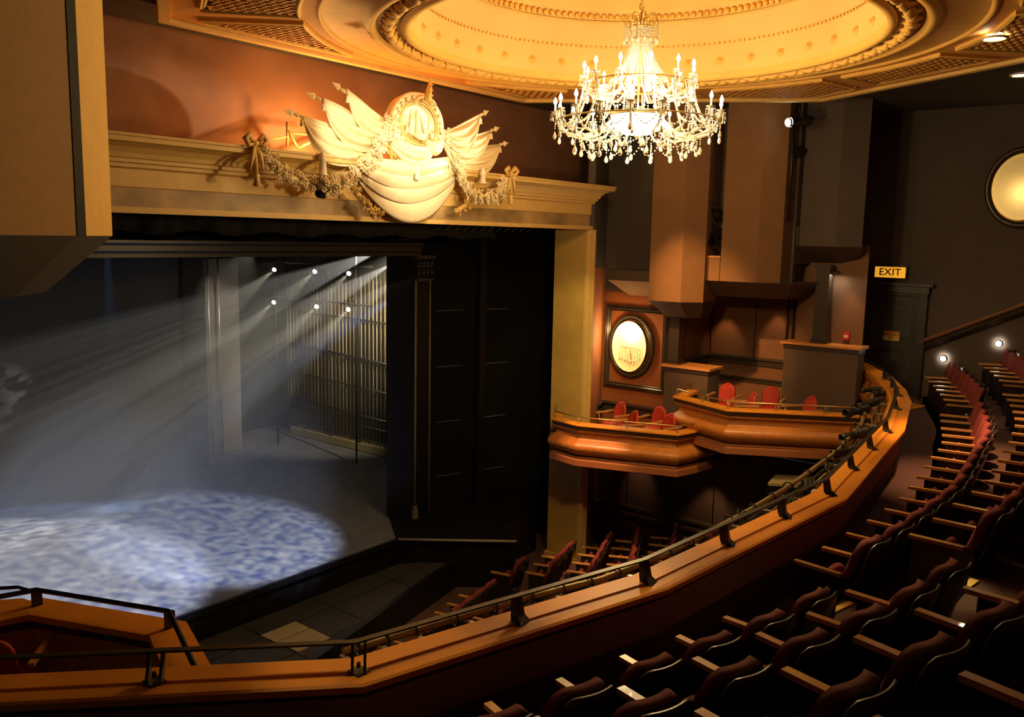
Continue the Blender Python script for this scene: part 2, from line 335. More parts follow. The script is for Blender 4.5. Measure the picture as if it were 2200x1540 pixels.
ms = mat('black_bronze_trim', (.085,.066,.042), .28, metal=.4)
def sq_frame(y0,y1,z0,z1,X,w=.09):
    m = MB()
    for k,(o,d) in enumerate(((0,.03),(.05,.05),(.1,.025))):
        pts = [(X-.03,y0+o,z0+o),(X-.03,y1-o,z0+o),(X-.03,y1-o,z1-o),(X-.03,y0+o,z1-o)]
        m.tube(pts, d, 6, closed=True, smooth=False)
    return m
m = sq_frame(8.75,10.3,2.62,4.45,16.6); struct('trim_8', m, ms, 'dark square frame moulding around the oval')
m = MB(); m.sweep([(0,0),(.08,.02),(.08,.06),(.03,.08),(.03,.14),(.09,.17),(.09,.2),(0,.22)], [(16.1,10.2,2.4-.35),(16.6,10.4,2.4-.35),(16.6,8.5,2.4-.35)], side=1)
struct('trim_9', m, ms, 'dark chair rail behind the lower box')
m = MB(); cr_ = [(0,0),(.05,.02),(.05,.05),(.02,.07),(.02,.12),(.07,.14),(.07,.18),(0,.2)]
m.sweep([(o,z+3.2) for o,z in cr_], [(16.8,8.5),(18.2,8.56),(18.2,6.4)], side=1); m.sweep([(o*.8,z*.6+2.82) for o,z in cr_], [(16.8,8.5),(18.2,8.56),(18.2,6.4)], side=1)
struct('trim_10', m, ms, 'dark chair rail around the upper box recess')
m = MB()
for y in (8.5,7.46): m.tube([(18.17,y,3.4),(18.17,y,5.0)], .012, 4)
for y in (6.75,6.62,6.5): m.tube([(18.16,y,3.4),(18.16,y,4.75)], .022, 6)
struct('trim_11', m, M_trimw, 'panel joints in the recess wall')
m = MB()
for y in (9.6,8.6,7.5): m.tube([(16.57,y,-.1),(16.57,y,1.5)], .012, 4)
struct('trim_12', m, M_trimw, 'panel joints in the stalls wall')
# ceiling panel --------------------------------------------------
CX, CY, CZ = 9.82, 5.77, 8.46
HEX = [(5.95,10.12),(13.14,10.12),(15.79,5.5),(13.14,.95),(6.2,.95),(3.3,5.6)]
def circ(r, n=96, z=0): return [(CX+r*math.cos(2*PI*i/n), CY+r*math.sin(2*PI*i/n), z) for i in range(n)]
cp = thing('ceiling_panel', (CX,CY,CZ)); cp['label'] = 'gilded hexagonal ceiling panel with a round dome'; cp['kind'] = 'structure'
m = MB(); n = 96; ring = circ(3.85, n, CZ)
def hexray(an):
    d = Vector((math.cos(an), math.sin(an), 0)); best = 1e9
    for i in range(6):
        a = Vector((*HEX[i],0)); b = Vector((*HEX[(i+1) % 6],0)); e = b-a; den = d.x*e.y-d.y*e.x
        if abs(den) < 1e-9: continue
        w = a-Vector((CX,CY,0)); t = (w.x*e.y-w.y*e.x)/den; u = (w.x*d.y-w.y*d.x)/den
        if t > 0 and -1e-6 <= u <= 1+1e-6: best = min(best, t)
    return best
outer = []
for i in range(n):
    an = 2*PI*i/n; t = hexray(an); outer.append((CX+t*math.cos(an), CY+t*math.sin(an), CZ))
vs = ring+outer; m.add(vs, [(i, n+i, n+(i+1) % n, (i+1) % n) for i in range(n)][:]); 
m.build('field', M_ceil, cp)
m = MB(); hx = HEX[::-1]
m.sweep([(0,CZ-.02),(.0,CZ+.22),(-.1,CZ+.22),(-.1,CZ-.02)], hx, closed=True, side=-1); m.sweep([(.04,CZ-.05),(.04,CZ+.02),(-.08,CZ+.02),(-.08,CZ-.05)], hx, closed=True, side=-1)
m.build('outer_edge', M_goldpl, cp)
# ring mouldings by lathe (profile r, z)
m = MB(); m.lathe([(3.9,CZ-.0),(3.42,CZ-.04),(3.38,CZ-.10),(3.30,CZ-.10),(3.27,CZ-.05)], (CX,CY,0), 96); m.lathe([(2.98,CZ-.05),(2.95,CZ-.09),(2.88,CZ-.09),(2.86,CZ-.04),(2.86,CZ+.02)], (CX,CY,0), 96)
m.build('ring_beads', M_ring, cp)
m = MB(); m.lathe([(3.28,CZ-.03),(2.97,CZ-.03)], (CX,CY,0), 96); m.build('ring_bed', M_orn, cp)
m = MB(); nl = 60
for i in range(nl):   # acanthus leaves on the ring
    a = 2*PI*i/nl; da = 2*PI/nl
    for (r, w, t) in ((3.06,.09,.10),(3.19,.10,-.12)):
        pts = []
        for k in range(6):
            u = k/5; aa = a+da*(u*.9+(.5 if t < 0 else 0)); rr = r+w*.7*math.sin(u*PI*1.2)*(1 if t > 0 else -1); pts.append((CX+rr*math.cos(aa), CY+rr*math.sin(aa), CZ-.05-.03*math.sin(u*PI)))
        m.tube(pts, [.02,.05,.06,.05,.035,.01], 5)
m.build('acanthus_band', M_ring, cp)
m = MB(); m.lathe([(2.86,CZ),(2.87,CZ+.32),(2.84,CZ+.34),(2.84,CZ+.38),(2.80,CZ+.40),(2.80,CZ+.46),(2.66,CZ+.50),(2.66,CZ+.56),(2.60,CZ+.58),(2.60,CZ+.74),(2.54,CZ+.78),(2.50,CZ+.86),(2.44,CZ+.88),(2.42,CZ+.9)], (CX,CY,0), 96)
m.build('cove_wall', M_dome, cp)
m = MB()
for i in range(36):
    a = 2*PI*(i+.5)/36; d = Vector((math.cos(a), math.sin(a), 0)); m.lathe([(.001,.05),(.025,.05),(.03,.02),(.045,.015),(.06,.02),(.06,-.01)], Vector((CX,CY,CZ+.18))+d*2.87, 12, ax=-d)
m.build('rosettes', M_ring, cp).update_tag()
m = MB()
for i in range(150):
    a = 2*PI*i/150; m.ball((CX+2.49*math.cos(a), CY+2.49*math.sin(a), CZ+.81), .046, 6, 4)
m.lathe([(2.56,CZ+.75),(2.53,CZ+.73),(2.53,CZ+.76)], (CX,CY,0), 96)
for i in range(220):
    a = 2*PI*i/220; m.ball((CX+2.79*math.cos(a), CY+2.79*math.sin(a), CZ+.43), .022, 5, 3)
m.build('bead_course', M_ring, cp)
m = MB(); m.lathe([(2.42*math.cos(t*PI/2*.995), CZ+.9+1.35*math.sin(t*PI/2*.995)) for t in [i/16 for i in range(17)]], (CX,CY,0), 96); m.build('dome', M_dome, cp)
# radial ribs, lattice coffers
m = MB(); mo = MB(); ml = MB(); mg = MB()
def P2(an, r): return Vector((CX+r*math.cos(an), CY+r*math.sin(an), CZ))
NS = 12
segs = []
for i in range(NS):
    a0 = 2*PI*i/NS+R_(15)+.045; a1 = 2*PI*(i+1)/NS+R_(15)-.045; segs.append((a0,a1))
for (a0,a1) in segs:
    N = 14; ri = 4.16
    inner = [P2(a0+(a1-a0)*k/N, ri) for k in range(N+1)]
    outr = [P2(a0+(a1-a0)*k/N, hexray(a0+(a1-a0)*k/N)-.38) for k in range(N+1)]
    if max((outr[k]-Vector((CX,CY,CZ))).length for k in range(N+1)) < ri+.25: continue
    for k in range(N+1):
        if (outr[k]-Vector((CX,CY,CZ))).length < ri+.02: outr[k] = inner[k]+(inner[k]-Vector((CX,CY,CZ))).normalized()*.02
    loop = inner+outr[::-1]; loop = [p+Vector((0,0,-.02)) for p in loop]
    m.tube(loop, .035, 5, closed=True, smooth=False)
    cen = sum(loop, Vector())/len(loop); loop2 = [p+(cen-p)*.055+Vector((0,0,.0)) for p in loop]; mo.tube(loop2, .03, 4, closed=True, smooth=False)
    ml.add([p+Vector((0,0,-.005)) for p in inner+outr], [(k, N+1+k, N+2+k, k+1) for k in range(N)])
    # lattice diagonals clipped to the coffer
    for s_ in (1,-1):
        dd = Vector((math.cos(R_(45*s_)), math.sin(R_(45*s_)), 0)); nn = Vector((-dd.y, dd.x, 0))
        c0 = Vector((CX,CY,CZ))
        def inside(p):
            d = p-c0; an = math.atan2(d.y, d.x) % (2*PI); b0 = a0 % (2*PI); w = (an-b0) % (2*PI)
            return w < (a1-a0) and ri+.05 < d.length < hexray(an)-.45
        k = -60
        while k < 60:
            off = k*.125; run = None; t = -6.5
            while t < 6.5:
                p = c0+nn*off+dd*t; ins = inside(p)
                if ins and run is None: run = t
                if (not ins) and run is not None:
                    if t-run > .1: mg.obox(c0+nn*off+dd*((t+run)/2)+Vector((0,0,-.022)), dd*((t-run)/2), nn*.024, Vector((0,0,.014)))
                    run = None
                t += .06
            k += 1
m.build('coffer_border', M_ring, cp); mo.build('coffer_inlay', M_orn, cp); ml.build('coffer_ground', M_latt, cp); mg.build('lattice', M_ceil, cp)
m = MB()
for rr in (3.93,): m.lathe([(rr-.04,CZ),(rr-.02,CZ-.03),(rr+.02,CZ-.03),(rr+.04,CZ)], (CX,CY,0), 96)
m.build('inner_bead', M_ring, cp)
# recessed downlights
for (x, y, z, l) in ((12.01,2.16,8.40,'round recessed downlight glowing in the gilded ceiling panel'),(15.99,2.46,8.62,'round recessed downlight in the dark ceiling past the panel')):
    t = thing('ceiling_light', (x,y,z-.02), l, 'ceiling light', 'recessed ceiling downlights')
    MB().lathe([(.115,.0),(.12,-.02),(.15,-.025),(.155,.0)], (x,y,z-.005), 20).build('rim', M_goldpl, t)
    MB().lathe([(.001,-.008),(.115,-.008)], (x,y,z-.005), 20).build('lamp', M_glow, t)
# hanging columns on the right -------------------------------------
def hcol(name, poly, zb, ztop, taper, label, mt, mt2, ch_=.34):
    t = thing(name, (poly[0][0], poly[0][1], zb)); t['label'] = label; t['kind'] = 'structure'
    MB().prism(poly, zb, ztop).build('shaft', mt, t)
    bx = sum(p[0] for p in poly)/len(poly)+.7; by = sum(p[1] for p in poly)/len(poly)
    A = [Vector((p[0]+(bx-p[0])*taper, p[1]+(by-p[1])*taper, zb-ch_)) for p in poly]; B = [Vector((p[0], p[1], zb)) for p in poly]
    ar = sum(poly[i][0]*poly[(i+1) % len(poly)][1]-poly[(i+1) % len(poly)][0]*poly[i][1] for i in range(len(poly)))
    if ar < 0: A = A[::-1]; B = B[::-1]
    MB().loft(A, B).build('corbel', mt2, t); return t
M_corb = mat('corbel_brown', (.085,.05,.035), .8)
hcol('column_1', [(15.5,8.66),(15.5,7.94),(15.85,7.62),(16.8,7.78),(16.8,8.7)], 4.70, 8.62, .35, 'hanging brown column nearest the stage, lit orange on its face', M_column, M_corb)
def hcol2(name, poly, base, ledge, zb, zl, label, mt, cor):
    t = thing(name, (poly[0][0], poly[0][1], zb)); t['label'] = label; t['kind'] = 'structure'
    MB().prism(poly, zb, 8.62).build('shaft', mt, t)
    MB().prism(base, zb, zl).build('niche_base', mt, t)
    cx = sum(p[0] for p in base)/4; cy = sum(p[1] for p in base)/4
    MB().prism([(cx+(p[0]-cx)*1.06, cy+(p[1]-cy)*1.04) for p in base], zl, zl+.03).build('niche_ledge', ledge, t)
    ar = sum(cor[i][0]*cor[(i+1) % len(cor)][1]-cor[(i+1) % len(cor)][0]*cor[i][1] for i in range(len(cor)))
    c_ = cor if ar > 0 else cor[::-1]; bx = max(p[0] for p in cor)+.3; by = sum(p[1] for p in cor)/len(cor)
    MB().loft([Vector((p[0]+(bx-p[0])*.3, p[1]+(by-p[1])*.3, zb-.33)) for p in c_], [Vector((p[0], p[1], zb)) for p in c_]).build('corbel', M_corb, t)
    return t
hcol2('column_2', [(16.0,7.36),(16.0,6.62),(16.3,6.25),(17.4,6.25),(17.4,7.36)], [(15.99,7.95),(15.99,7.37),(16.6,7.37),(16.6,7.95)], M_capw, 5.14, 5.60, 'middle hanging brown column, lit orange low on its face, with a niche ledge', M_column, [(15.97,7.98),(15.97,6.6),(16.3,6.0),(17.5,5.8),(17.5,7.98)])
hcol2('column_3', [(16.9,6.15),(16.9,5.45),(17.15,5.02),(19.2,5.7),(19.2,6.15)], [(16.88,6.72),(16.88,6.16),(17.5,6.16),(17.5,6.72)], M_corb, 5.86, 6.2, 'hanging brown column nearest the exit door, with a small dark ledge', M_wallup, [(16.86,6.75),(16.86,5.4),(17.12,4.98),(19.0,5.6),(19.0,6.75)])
t = hcol('column_4', [(15.9,9.9),(15.9,8.68),(16.8,8.68),(16.8,10.1)], 5.05, 5.28, .45, 'dark ledge balcony above the lit oval', M_wallup, M_column)  # corbel takes the lighter column colour for the oval's upward light
m = MB()
for y in (8.75,9.15,9.25,9.6): m.tube([(16.68,y,5.3),(16.68,y,6.5)], .012, 4)
m.tube([(16.68,8.7,6.5),(16.68,9.9,6.5)], .012, 4); m.tube([(16.68,8.7,5.95),(16.68,9.9,5.95)], .012, 4); m.build('grille', M_trimw, t)
# left hanging column
def onp(px,py,P,ang):
    n = Vector((-math.sin(ang), math.cos(ang), 0)); d = ray(px,py); tt = n.dot(Vector((P[0],P[1],0)))/n.dot(d); return O+d*tt
cz0 = 5.86
ca = Vector(onz(165,511,5.855)[:2]) if False else Vector((2.57,5.47))
dm = Vector((math.cos(R_(26)), math.sin(R_(26)))); de = Vector((math.cos(R_(45)), math.sin(R_(45))))
nm_ = Vector((dm.y,-dm.x)); far = ca-dm*2.6
e0 = ca+de*.15; e1 = Vector((3.03,5.93)); bk = Vector((-1.0,.6))
lc = thing('column_left', (2.6,5.5,5.85)); lc['label'] = 'large beige hanging column at the near left with an edge coloured as strongly lit'; lc['kind'] = 'structure'
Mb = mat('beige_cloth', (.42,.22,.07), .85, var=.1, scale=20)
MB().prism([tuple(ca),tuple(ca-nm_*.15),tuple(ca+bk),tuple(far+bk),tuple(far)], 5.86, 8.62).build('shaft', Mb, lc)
MB().prism([tuple(ca+nm_*.004),tuple(e0+nm_*.004),tuple(e0+bk*.5),tuple(ca+bk*.5)], 5.86, 8.62).build('painted_gap_shade', M_black, lc)  # flush black block paints the shade of the recess
MB().prism([tuple(e0),tuple(e1),tuple(e1+bk*.6),tuple(e0-nm_*.1+bk*.3)], 5.86, 8.62).build('lit_edge', mat('beige_cloth_lit', (.78,.44,.09), .8, var=.08, scale=10), lc)  # same cloth as the shaft, brighter golden colour stands for strong light
poly = [far,ca,e0,e1,e1+bk*.6,far+bk]; tgt = Vector((1.3,5.3))
A = [Vector((*(p+(tgt-p)*.32),5.5)) for p in poly]; B = [Vector((*p,5.86)) for p in poly]
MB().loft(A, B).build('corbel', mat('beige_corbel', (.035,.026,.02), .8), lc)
# parapets and posts
def parapet(name, poly, z0, z1, label, pst):
    t = thing(name, (poly[0][0],poly[0][1],z0)); t['label'] = label; t['kind'] = 'structure'
    MB().prism(poly, z0, z1-.06).build('body', M_wall, t)
    cx = sum(p[0] for p in poly)/len(poly); cy = sum(p[1] for p in poly)/len(poly)
    big = [(cx+(p[0]-cx)*1.03+.05*(1 if p[0] > cx else -1), cy+(p[1]-cy)*1.04+.04*(1 if p[1] > cy else -1)) for p in poly]
    MB().prism(big, z1-.05, z1).build('cap', M_capw, t)
    sm = [(cx+(p[0]-cx)*1.01+.02*(1 if p[0] > cx else -1), cy+(p[1]-cy)*1.02) for p in poly]
    MB().prism(sm, z1-.14, z1-.06).build('cap_moulding', M_trimw, t)
    x,y,zt,w = pst
    m = MB(); m.box((x,y,(z1+zt)/2),(w,w,zt-z1)); m.box((x,y,z1+.03),(w+.07,w+.07,.05)); m.box((x,y,z1+.09),(w+.03,w+.03,.05)); m.box((x,y,zt-.05),(w+.05,w+.05,.05)); m.build('post', M_trimw, t)
    return t
parapet('wall_partition_lower', [(16.25,8.62),(16.25,7.62),(16.8,7.62),(16.8,8.62)], 1.5, 3.32, 'brown partition between the boxes with an orange wooden cap', (16.45,8.48,4.45,.24))
parapet('wall_partition_upper', [(17.2,6.42),(17.2,4.95),(17.6,4.95),(17.6,6.42)], 1.6, 3.93, 'tall brown partition beside the upper box with an orange wooden cap', (17.4,5.76,5.5,.26))
# door, sign, notice ---------------------------------------------
DX = 19.2
dr = thing('door_1', (DX-.05,4.85,2.8)); dr['label'] = 'dark panelled exit door in a moulded frame'; dr['kind'] = 'structure'
y0,y1,zt = 5.5,4.22,5.0
MB().box((DX-.03,4.86,3.85),(.05,1.02,2.15)).build('leaf', M_door, dr)
m = MB()
for (za,zb) in ((3.0,3.75),(3.95,4.75)):
    for o in (0,.05): m.tube([(DX-.07,4.45+o,za+o),(DX-.07,5.27-o,za+o),(DX-.07,5.27-o,zb-o),(DX-.07,4.45+o,zb-o)], .012, 5, closed=True)
m.build('leaf_moulding', mat('door_moulding', (.06,.05,.04), .3), dr)
m = MB(); m.box((DX-.06,5.44,3.85),(.14,.14,2.3)); m.box((DX-.06,4.28,3.85),(.14,.14,2.3)); m.box((DX-.06,4.86,5.0),(.16,1.34,.14)); m.box((DX-.08,4.86,5.11),(.24,1.5,.06)); m.box((DX-.07,4.86,4.9),(.18,1.3,.03)); m.build('frame', mat('door_frame', (.035,.028,.024), .4), dr)
def text_mesh(txt, size, depth, name, mt, Mx, parent, cname=None):
    cu_ = bpy.data.curves.new(name, 'FONT'); cu_.body = txt; cu_.size = size; cu_.extrude = depth; cu_.align_x = 'CENTER'; cu_.align_y = 'CENTER'; cu_.space_character = 1.08; cu_.offset = size*.012
    to = bpy.data.objects.new(name, cu_); COL.objects.link(to); dg = bpy.context.evaluated_depsgraph_get(); me = bpy.data.meshes.new_from_object(to.evaluated_get(dg)); bpy.data.objects.remove(to)
    me.materials.clear(); me.materials.append(mt); me.transform(Mx); o = bpy.data.objects.new(name, me); COL.objects.link(o); o.parent = parent; return o
Mface = Matrix(((0,0,-1,0),(-1,0,0,0),(0,1,0,0),(0,0,0,1)))   # text facing -X, reading towards -Y
ex = thing('exit_sign', (DX-.12,4.97,5.34), 'illuminated amber EXIT sign on the wall above the dark door', 'exit sign')
MB().box((DX-.07,4.97,5.35),(.14,.64,.26)).build('housing', M_trimw, ex)
MB().box((DX-.15,4.97,5.35),(.02,.60,.22)).build('face', M_exit, ex)
text_mesh('EXIT', .2, .004, 'lettering', M_exitl, Matrix.Translation((-.045,0,.01)) @ Mface, ex)
nt_ = thing('door_notice', (DX-.07,4.86,4.02), 'small yellow emergency exit notice stuck on the dark door', 'notice')
MB().box((DX-.075,4.86,4.02),(.01,.32,.2)).build('sheet', M_yel, nt_)
MB().box((DX-.082,4.86,4.105),(.006,.3,.02)).build('heading_bar', M_redp, nt_)
text_mesh('EMERGENCY', .055, .002, 'lettering', mat('notice_ink', (.1,.05,.1), .6), Matrix.Translation((-.016,0,.03)) @ Mface, nt_)
text_mesh('EXIT', .055, .002, 'lettering', bpy.data.materials['notice_ink'], Matrix.Translation((-.016,0,-.04)) @ Mface, nt_)
p = onx(1818,722,17.57)
fa = thing('fire_alarm', p, 'small red fire alarm call point on the wall left of the exit door', 'fire alarm')
MB().box(p,(.05,.12,.16)).build('case', M_redp, fa); MB().box(p+Vector((-.03,0,.0)),(.01,.08,.05)).build('window', M_white, fa); MB().box(p+Vector((-.01,0,-.11)),(.05,.1,.04)).build('base', M_trimw, fa)
p = onx(1795,587,17.35)
# sconce lamp left of the door
t = thing('wall_lamp', p, 'small shielded wall lamp glowing under the hanging column left of the door', 'wall lamp')
MB().lathe([(.001,.05),(.08,.04),(.1,0),(.1,-.02),(.09,-.02)], p, 14).build('shade', M_trimw, t); MB().lathe([(.001,-.015),(.088,-.015)], p, 14).build('lamp', M_glow, t)
# stair handrail on the side wall, wall lights
a = Vector((19.1,4.32,3.93)); b = Vector((19.1,1.6,5.28))
hr = thing('wall_handrail', a, 'long brown wooden handrail climbing the side wall right of the door', 'handrail')
MB().tube([a,b], .035, 6, smooth=False).build('rail', mat('brown_handrail', (.26,.11,.05), .4), hr)
MB().tube([a+Vector((.05,0,-.13)),b+Vector((.05,0,-.13))], .07, 4, smooth=False).build('backing_board', M_trimw, hr)
for (px_,py_,l) in ((2027,770,'small bright step light on the side wall near the exit door'),(2146,738,'small bright step light on the side wall higher up beside the far seats')):
    p = onx(px_,py_,19.15); t = thing('step_light', p, l, 'wall light', 'step lights on the side wall')
    MB().lathe([(.001,.0),(.055,.0),(.06,-.01)], p+Vector((-.03,0,0)), 12, ax=(-1,0,0)).build('lens', M_glow, t); MB().lathe([(.058,.02),(.075,.01),(.08,-.03)], p+Vector((-.03,0,0)), 12, ax=(-1,0,0)).build('rim', M_trimw, t)
# oval lights -----------------------------------------------------
def oval(c, ry, rz, label, crystals):
    t = thing('oval_light', c, label, 'oval light'); c = Vector(c)
    def el(k, r1=0, dx=0): a = 2*PI*k/48; return c+Vector((dx, (ry+r1)*math.cos(a), (rz+r1)*math.sin(a)))
    m = MB(); m.tube([el(k,.10,-.06) for k in range(48)], .055, 8, closed=True); m.build('outer_frame', ms, t)
    m = MB(); m.tube([el(k,.015,-.05) for k in range(48)], .035, 8, closed=True); m.build('inner_frame', M_brass, t)
    m = MB()
    rings = [(1.0,-.03),(1.0,.0),(.9,.05),(.6,.09),(.25,.10),(.001,.10)]; vs = []; 
    for (s_,dx) in rings:
        for k in range(48): a = 2*PI*k/48; vs.append(c+Vector((dx*-1+ -.0, ry*s_*math.cos(a), rz*s_*math.sin(a))) + Vector((-.0,0,0)))
    vs = [Vector((2*c.x-v.x+ -.0, v.y, v.z)) - Vector((.14,0,0)) for v in vs]
    m.add(vs, [(i*48+k, i*48+(k+1) % 48, (i+1)*48+(k+1) % 48, (i+1)*48+k) for i in range(5) for k in range(48)], True); m.build('bowl', M_glassb, t)
    if crystals:
        m = MB(); m.tube([c+Vector((-.12,ry*.55*math.cos(a)*1.0,-.03+.0*math.sin(a))) for a in [PI*i/10 for i in range(11)]], .01, 5)
        m.tube([c+Vector((-.05,0,-.3)),c+Vector((-.12,0,-.03))], .01, 5); m.build('bracket', M_brass, t)
        for i in range(9):
            y = -ry*.6+i*ry*.15; L = .16+.12*math.cos((i-4)/4*1.2)+random.uniform(-.03,.03); m = MB()
            for j in range(int(L/.03)): m.ball(c+Vector((-.12,y,-.05-j*.03)), .013, 6, 4)
            m.ball(c+Vector((-.12,y,-.07-L)), .02, 6, 4, 1.8); m.build('crystal_strand', M_crystal, t)
    return t
OV = (16.6,9.62,3.58)
oval(OV, .43, .56, 'glowing oval wall light with crystal drops above the lower box', True)
OV2 = (19.2,2.72,7.05)
oval(OV2, .50, .62, 'glowing oval wall light high on the right at the picture edge', False)

def bez(pts, t):
    n = len(pts)-1; u = t*n; i = min(int(u), n-1); f = u-i
    p0 = pts[max(i-1,0)]; p1 = pts[i]; p2 = pts[i+1]; p3 = pts[min(i+2,n)]
    return 0.5*((2*p1)+(-p0+p2)*f+(2*p0-5*p1+4*p2-p3)*f*f+(-p0+3*p1-3*p2+p3)*f**3)
# ================================================================== BOXES
def box_balcony(name, path, zr, label, floor_poly, caplight=None, rails=True, shorten=1.0):
    # path: plan points walked so that 'outside' is on the right
    t = thing(name, (path[1][0], path[1][1], zr-.8), label, 'theatre box', 'theatre boxes on the right wall' if name == 'theatre_box' else None)
    P = [(p[0],p[1],zr) for p in path]; s = shorten
    MB().sweep([(-.16,-.05),(.07,-.05),(.08,-.03),(.07,0),(-.16,0)], P, side=1).build('cap', M_wood, t)
    MB().sweep([(-.12,-.12),(.03,-.12),(.05,-.09),(.05,-.05),(-.12,-.05)], P, side=1).build('cap_moulding', M_trimw, t)
    pf = [(-.1,-.12),(.0,-.12),(.015,-.14),(.01,-.17),(-.04,-.19),(-.05,-.24),(-.03,-.30),(.04,-.35),(.11,-.41),(.13,-.47),(.11,-.54),(.05,-.60),(-.02,-.645),(-.04,-.66),(-.1,-.66)]
    pf2 = [bez([Vector((o,z,0)) for o,z in pf], q_/40) for q_ in range(41)]
    MB().sweep([(v.x,v.y*s) for v in pf2], P, side=1, smooth=False).build('fascia', M_boxwood, t)
    pf = [(-.1,-.66),(.03,-.66),(.05,-.68),(.05,-.70),(.09,-.72),(.10,-.83),(.04,-.86),(-.3,-.92),(-.3,-.66)]
    MB().sweep([(o,z*s) for o,z in pf], P, side=1).build('base_moulding', mat('box_base', (.33,.12,.04), .45) if 'box_base' not in bpy.data.materials else bpy.data.materials['box_base'], t)
    MB().prism(floor_poly, zr-.76, zr-.70).build('floor_slab', M_trimw, t)
    if rails:
        ins = [Vector((p[0],p[1],zr+.13)) for p in path]
        MB().tube(ins, .014, 6).build('guard_rail', M_brass, t)
        for k in range(len(path)-1):
            a = Vector((*path[k],0)); b = Vector((*path[k+1],0)); L = (b-a).length; n = max(1, round(L/.95))
            for q in range(n+ (1 if k == len(path)-2 else 0)):
                p = a.lerp(b, q/n); d = (b-a).normalized()*.02
                m = MB()
                for sg in (-1,1): m.tube([p+d*sg+Vector((0,0,zr)),p+d*sg+Vector((0,0,zr+.13))], .008, 5)
                m.build('rail_support', M_steel, t)
    return t
BXM = {}
b1 = [(14.7,9.95),(13.98,9.75),(13.82,9.12),(14.30,7.38),(15.0,6.85),(16.6,7.0)]
b1[1] = tuple(onz(1192,897,2.3)[:2]); b1[2] = tuple(onz(1243,910,2.3)[:2]); b1[3] = tuple(onz(1455,930,2.3)[:2]); b1[0] = (b1[1][0]+.55, b1[1][1]+.35); b1[4] = (b1[3][0]+.5, b1[3][1]-.12); b1[5] = (16.5, 7.05)
box_balcony('theatre_box', b1, 2.3, 'lower curved wooden box beside the gold pier', [b1[0],b1[1],b1[2],b1[3],b1[4],b1[5],(16.6,9.9)])
zr2 = 2.85
b2 = [(16.2,8.1),tuple(onz(1455,850,zr2)[:2]),tuple(onz(1565,878,zr2)[:2]),tuple(onz(1880,893,zr2)[:2]),(17.9,3.9)]
b2[0] = (b2[1][0]+1.0,b2[1][1]+.15)
box_balcony('theatre_box', b2, zr2, 'upper curved wooden box between the partitions, above the lower box', [b2[0],b2[1],b2[2],b2[3],(18.0,3.9),(18.2,8.3)])
# box chairs
def make_box_chair():
    t = thing('box_chair', (0,0,0), 'x', 'chair', 'red chairs in the right boxes'); t.scale = (1.25,1.25,1.25)
    m = MB()
    def bk(u,v):
        a = (u-.5)*1.5; r = .2; h = v; w = math.sqrt(max(0,1-(max(0,h-.35)/.65)**2.6)) if h > .35 else .86+.14*h/.35
        return Vector((r*math.sin(a)*w*1.05, -.16+ (1-math.cos(a))*.10 -h*.05, .40+.34*h))
    m.sheet(bk, 10, 8, .045); m.build('backrest', M_red, t)
    m = MB(); m.lathe([(.001,.0),(.17,.0),(.20,.02),(.205,.06),(.19,.09),(.12,.10),(.001,.105)], (0,.0,.31), 16); m.build('seat', M_red, t)
    for s_ in (-1,1):
        m = MB(); m.obox((s_*.22,.0,.55),(.018,0,0),(0,.19,0),(0,0,.012)); m.tube([(s_*.22,.14,.54),(s_*.2,.12,.36)], .012, 5); m.build('armrest', M_arm, t)
    for sx in (-1,1):
        for sy in (-1,1): MB().tube([(sx*.14,sy*.13,.33),(sx*.18,sy*.17,0)], .013, 5).build('leg', M_arm, t)
    return t
ch = make_box_chair(); firstc = True
boxchairs = [ # px of back, zfloor, rz, label
 (1313,884,1.62,'leftmost red armchair in the lower box, by the gold pier',-.5),(1338,900,1.62,'red armchair at the front of the lower box, second from left',-.5),
 (1400,892,1.62,'red armchair at the back of the lower box, third from left',-.5),(1418,906,1.62,'rightmost red armchair in the lower box',-.5),
 (1551,838,2.17,'leftmost red armchair in the upper box, seen side on',-.3),(1590,856,2.17,'second red armchair in the upper box, showing its full round back',-.3),
 (1648,848,2.17,'third red armchair in the upper box, sideways with a square seat',-.3),(1720,860,2.17,'rightmost red armchair in the upper box beside the tall partition',-.3)]
for i,(px_,py_,zf,l,dz) in enumerate(boxchairs):
    zf = 1.60 if i < 4 else 2.15; p = onz(px_,[866,884,876,891,826,842,833,852][i],zf+.925)+Vector((.12,.0,0)); rz = R_([75,60,85,72,95,40,100,58][i])
    if i == 0: ch.location = (p.x,p.y,zf); ch.rotation_euler = (0,0,rz); ch['label'] = l
    else: copy_thing(ch, (p.x,p.y,zf), rz, l)
# near-left box (closest, at the bottom left corner)
zl = 2.9
def pl(px_,py_,z=zl): v = onz(px_,py_,z); return (v.x,v.y)
lb = [pl(-150,1345),pl(80,1300),pl(365,1348),pl(412,1440),pl(440,1500)]
lt = thing('near_box', (3,6.2,2.0), 'orange topped box front at the lower left beside the stage', 'theatre box')
P = [(p[0],p[1],zl) for p in lb]
MB().sweep([(-.16,-.05),(.13,-.05),(.13,0),(-.16,0)], P, side=-1).build('cap', M_wood, lt)
MB().sweep([(-.12,-.13),(.03,-.13),(.03,-.05),(-.12,-.05)], P, side=-1).build('cap_moulding', M_trimw, lt)
MB().sweep([(-.1,-.9),(.05,-.9),(.05,-.13),(-.1,-.13)], P, side=-1).build('fascia', M_boxwood, lt)
MB().prism([lb[0],lb[1],lb[2],lb[3],lb[4],(1.2,4.2),(1.2,6.6)], 2.0, 2.05).build('floor_slab', M_trimw, lt)
hp = [Vector((*p,zl+.13)) for p in lb]
m = MB(); m.tube([hp[0],hp[1],hp[2],hp[3]+Vector((0,0,-.05)),hp[4]+Vector((0,0,-.05))], .022, 4, smooth=False); m.build('guard_rail', M_metal, lt)
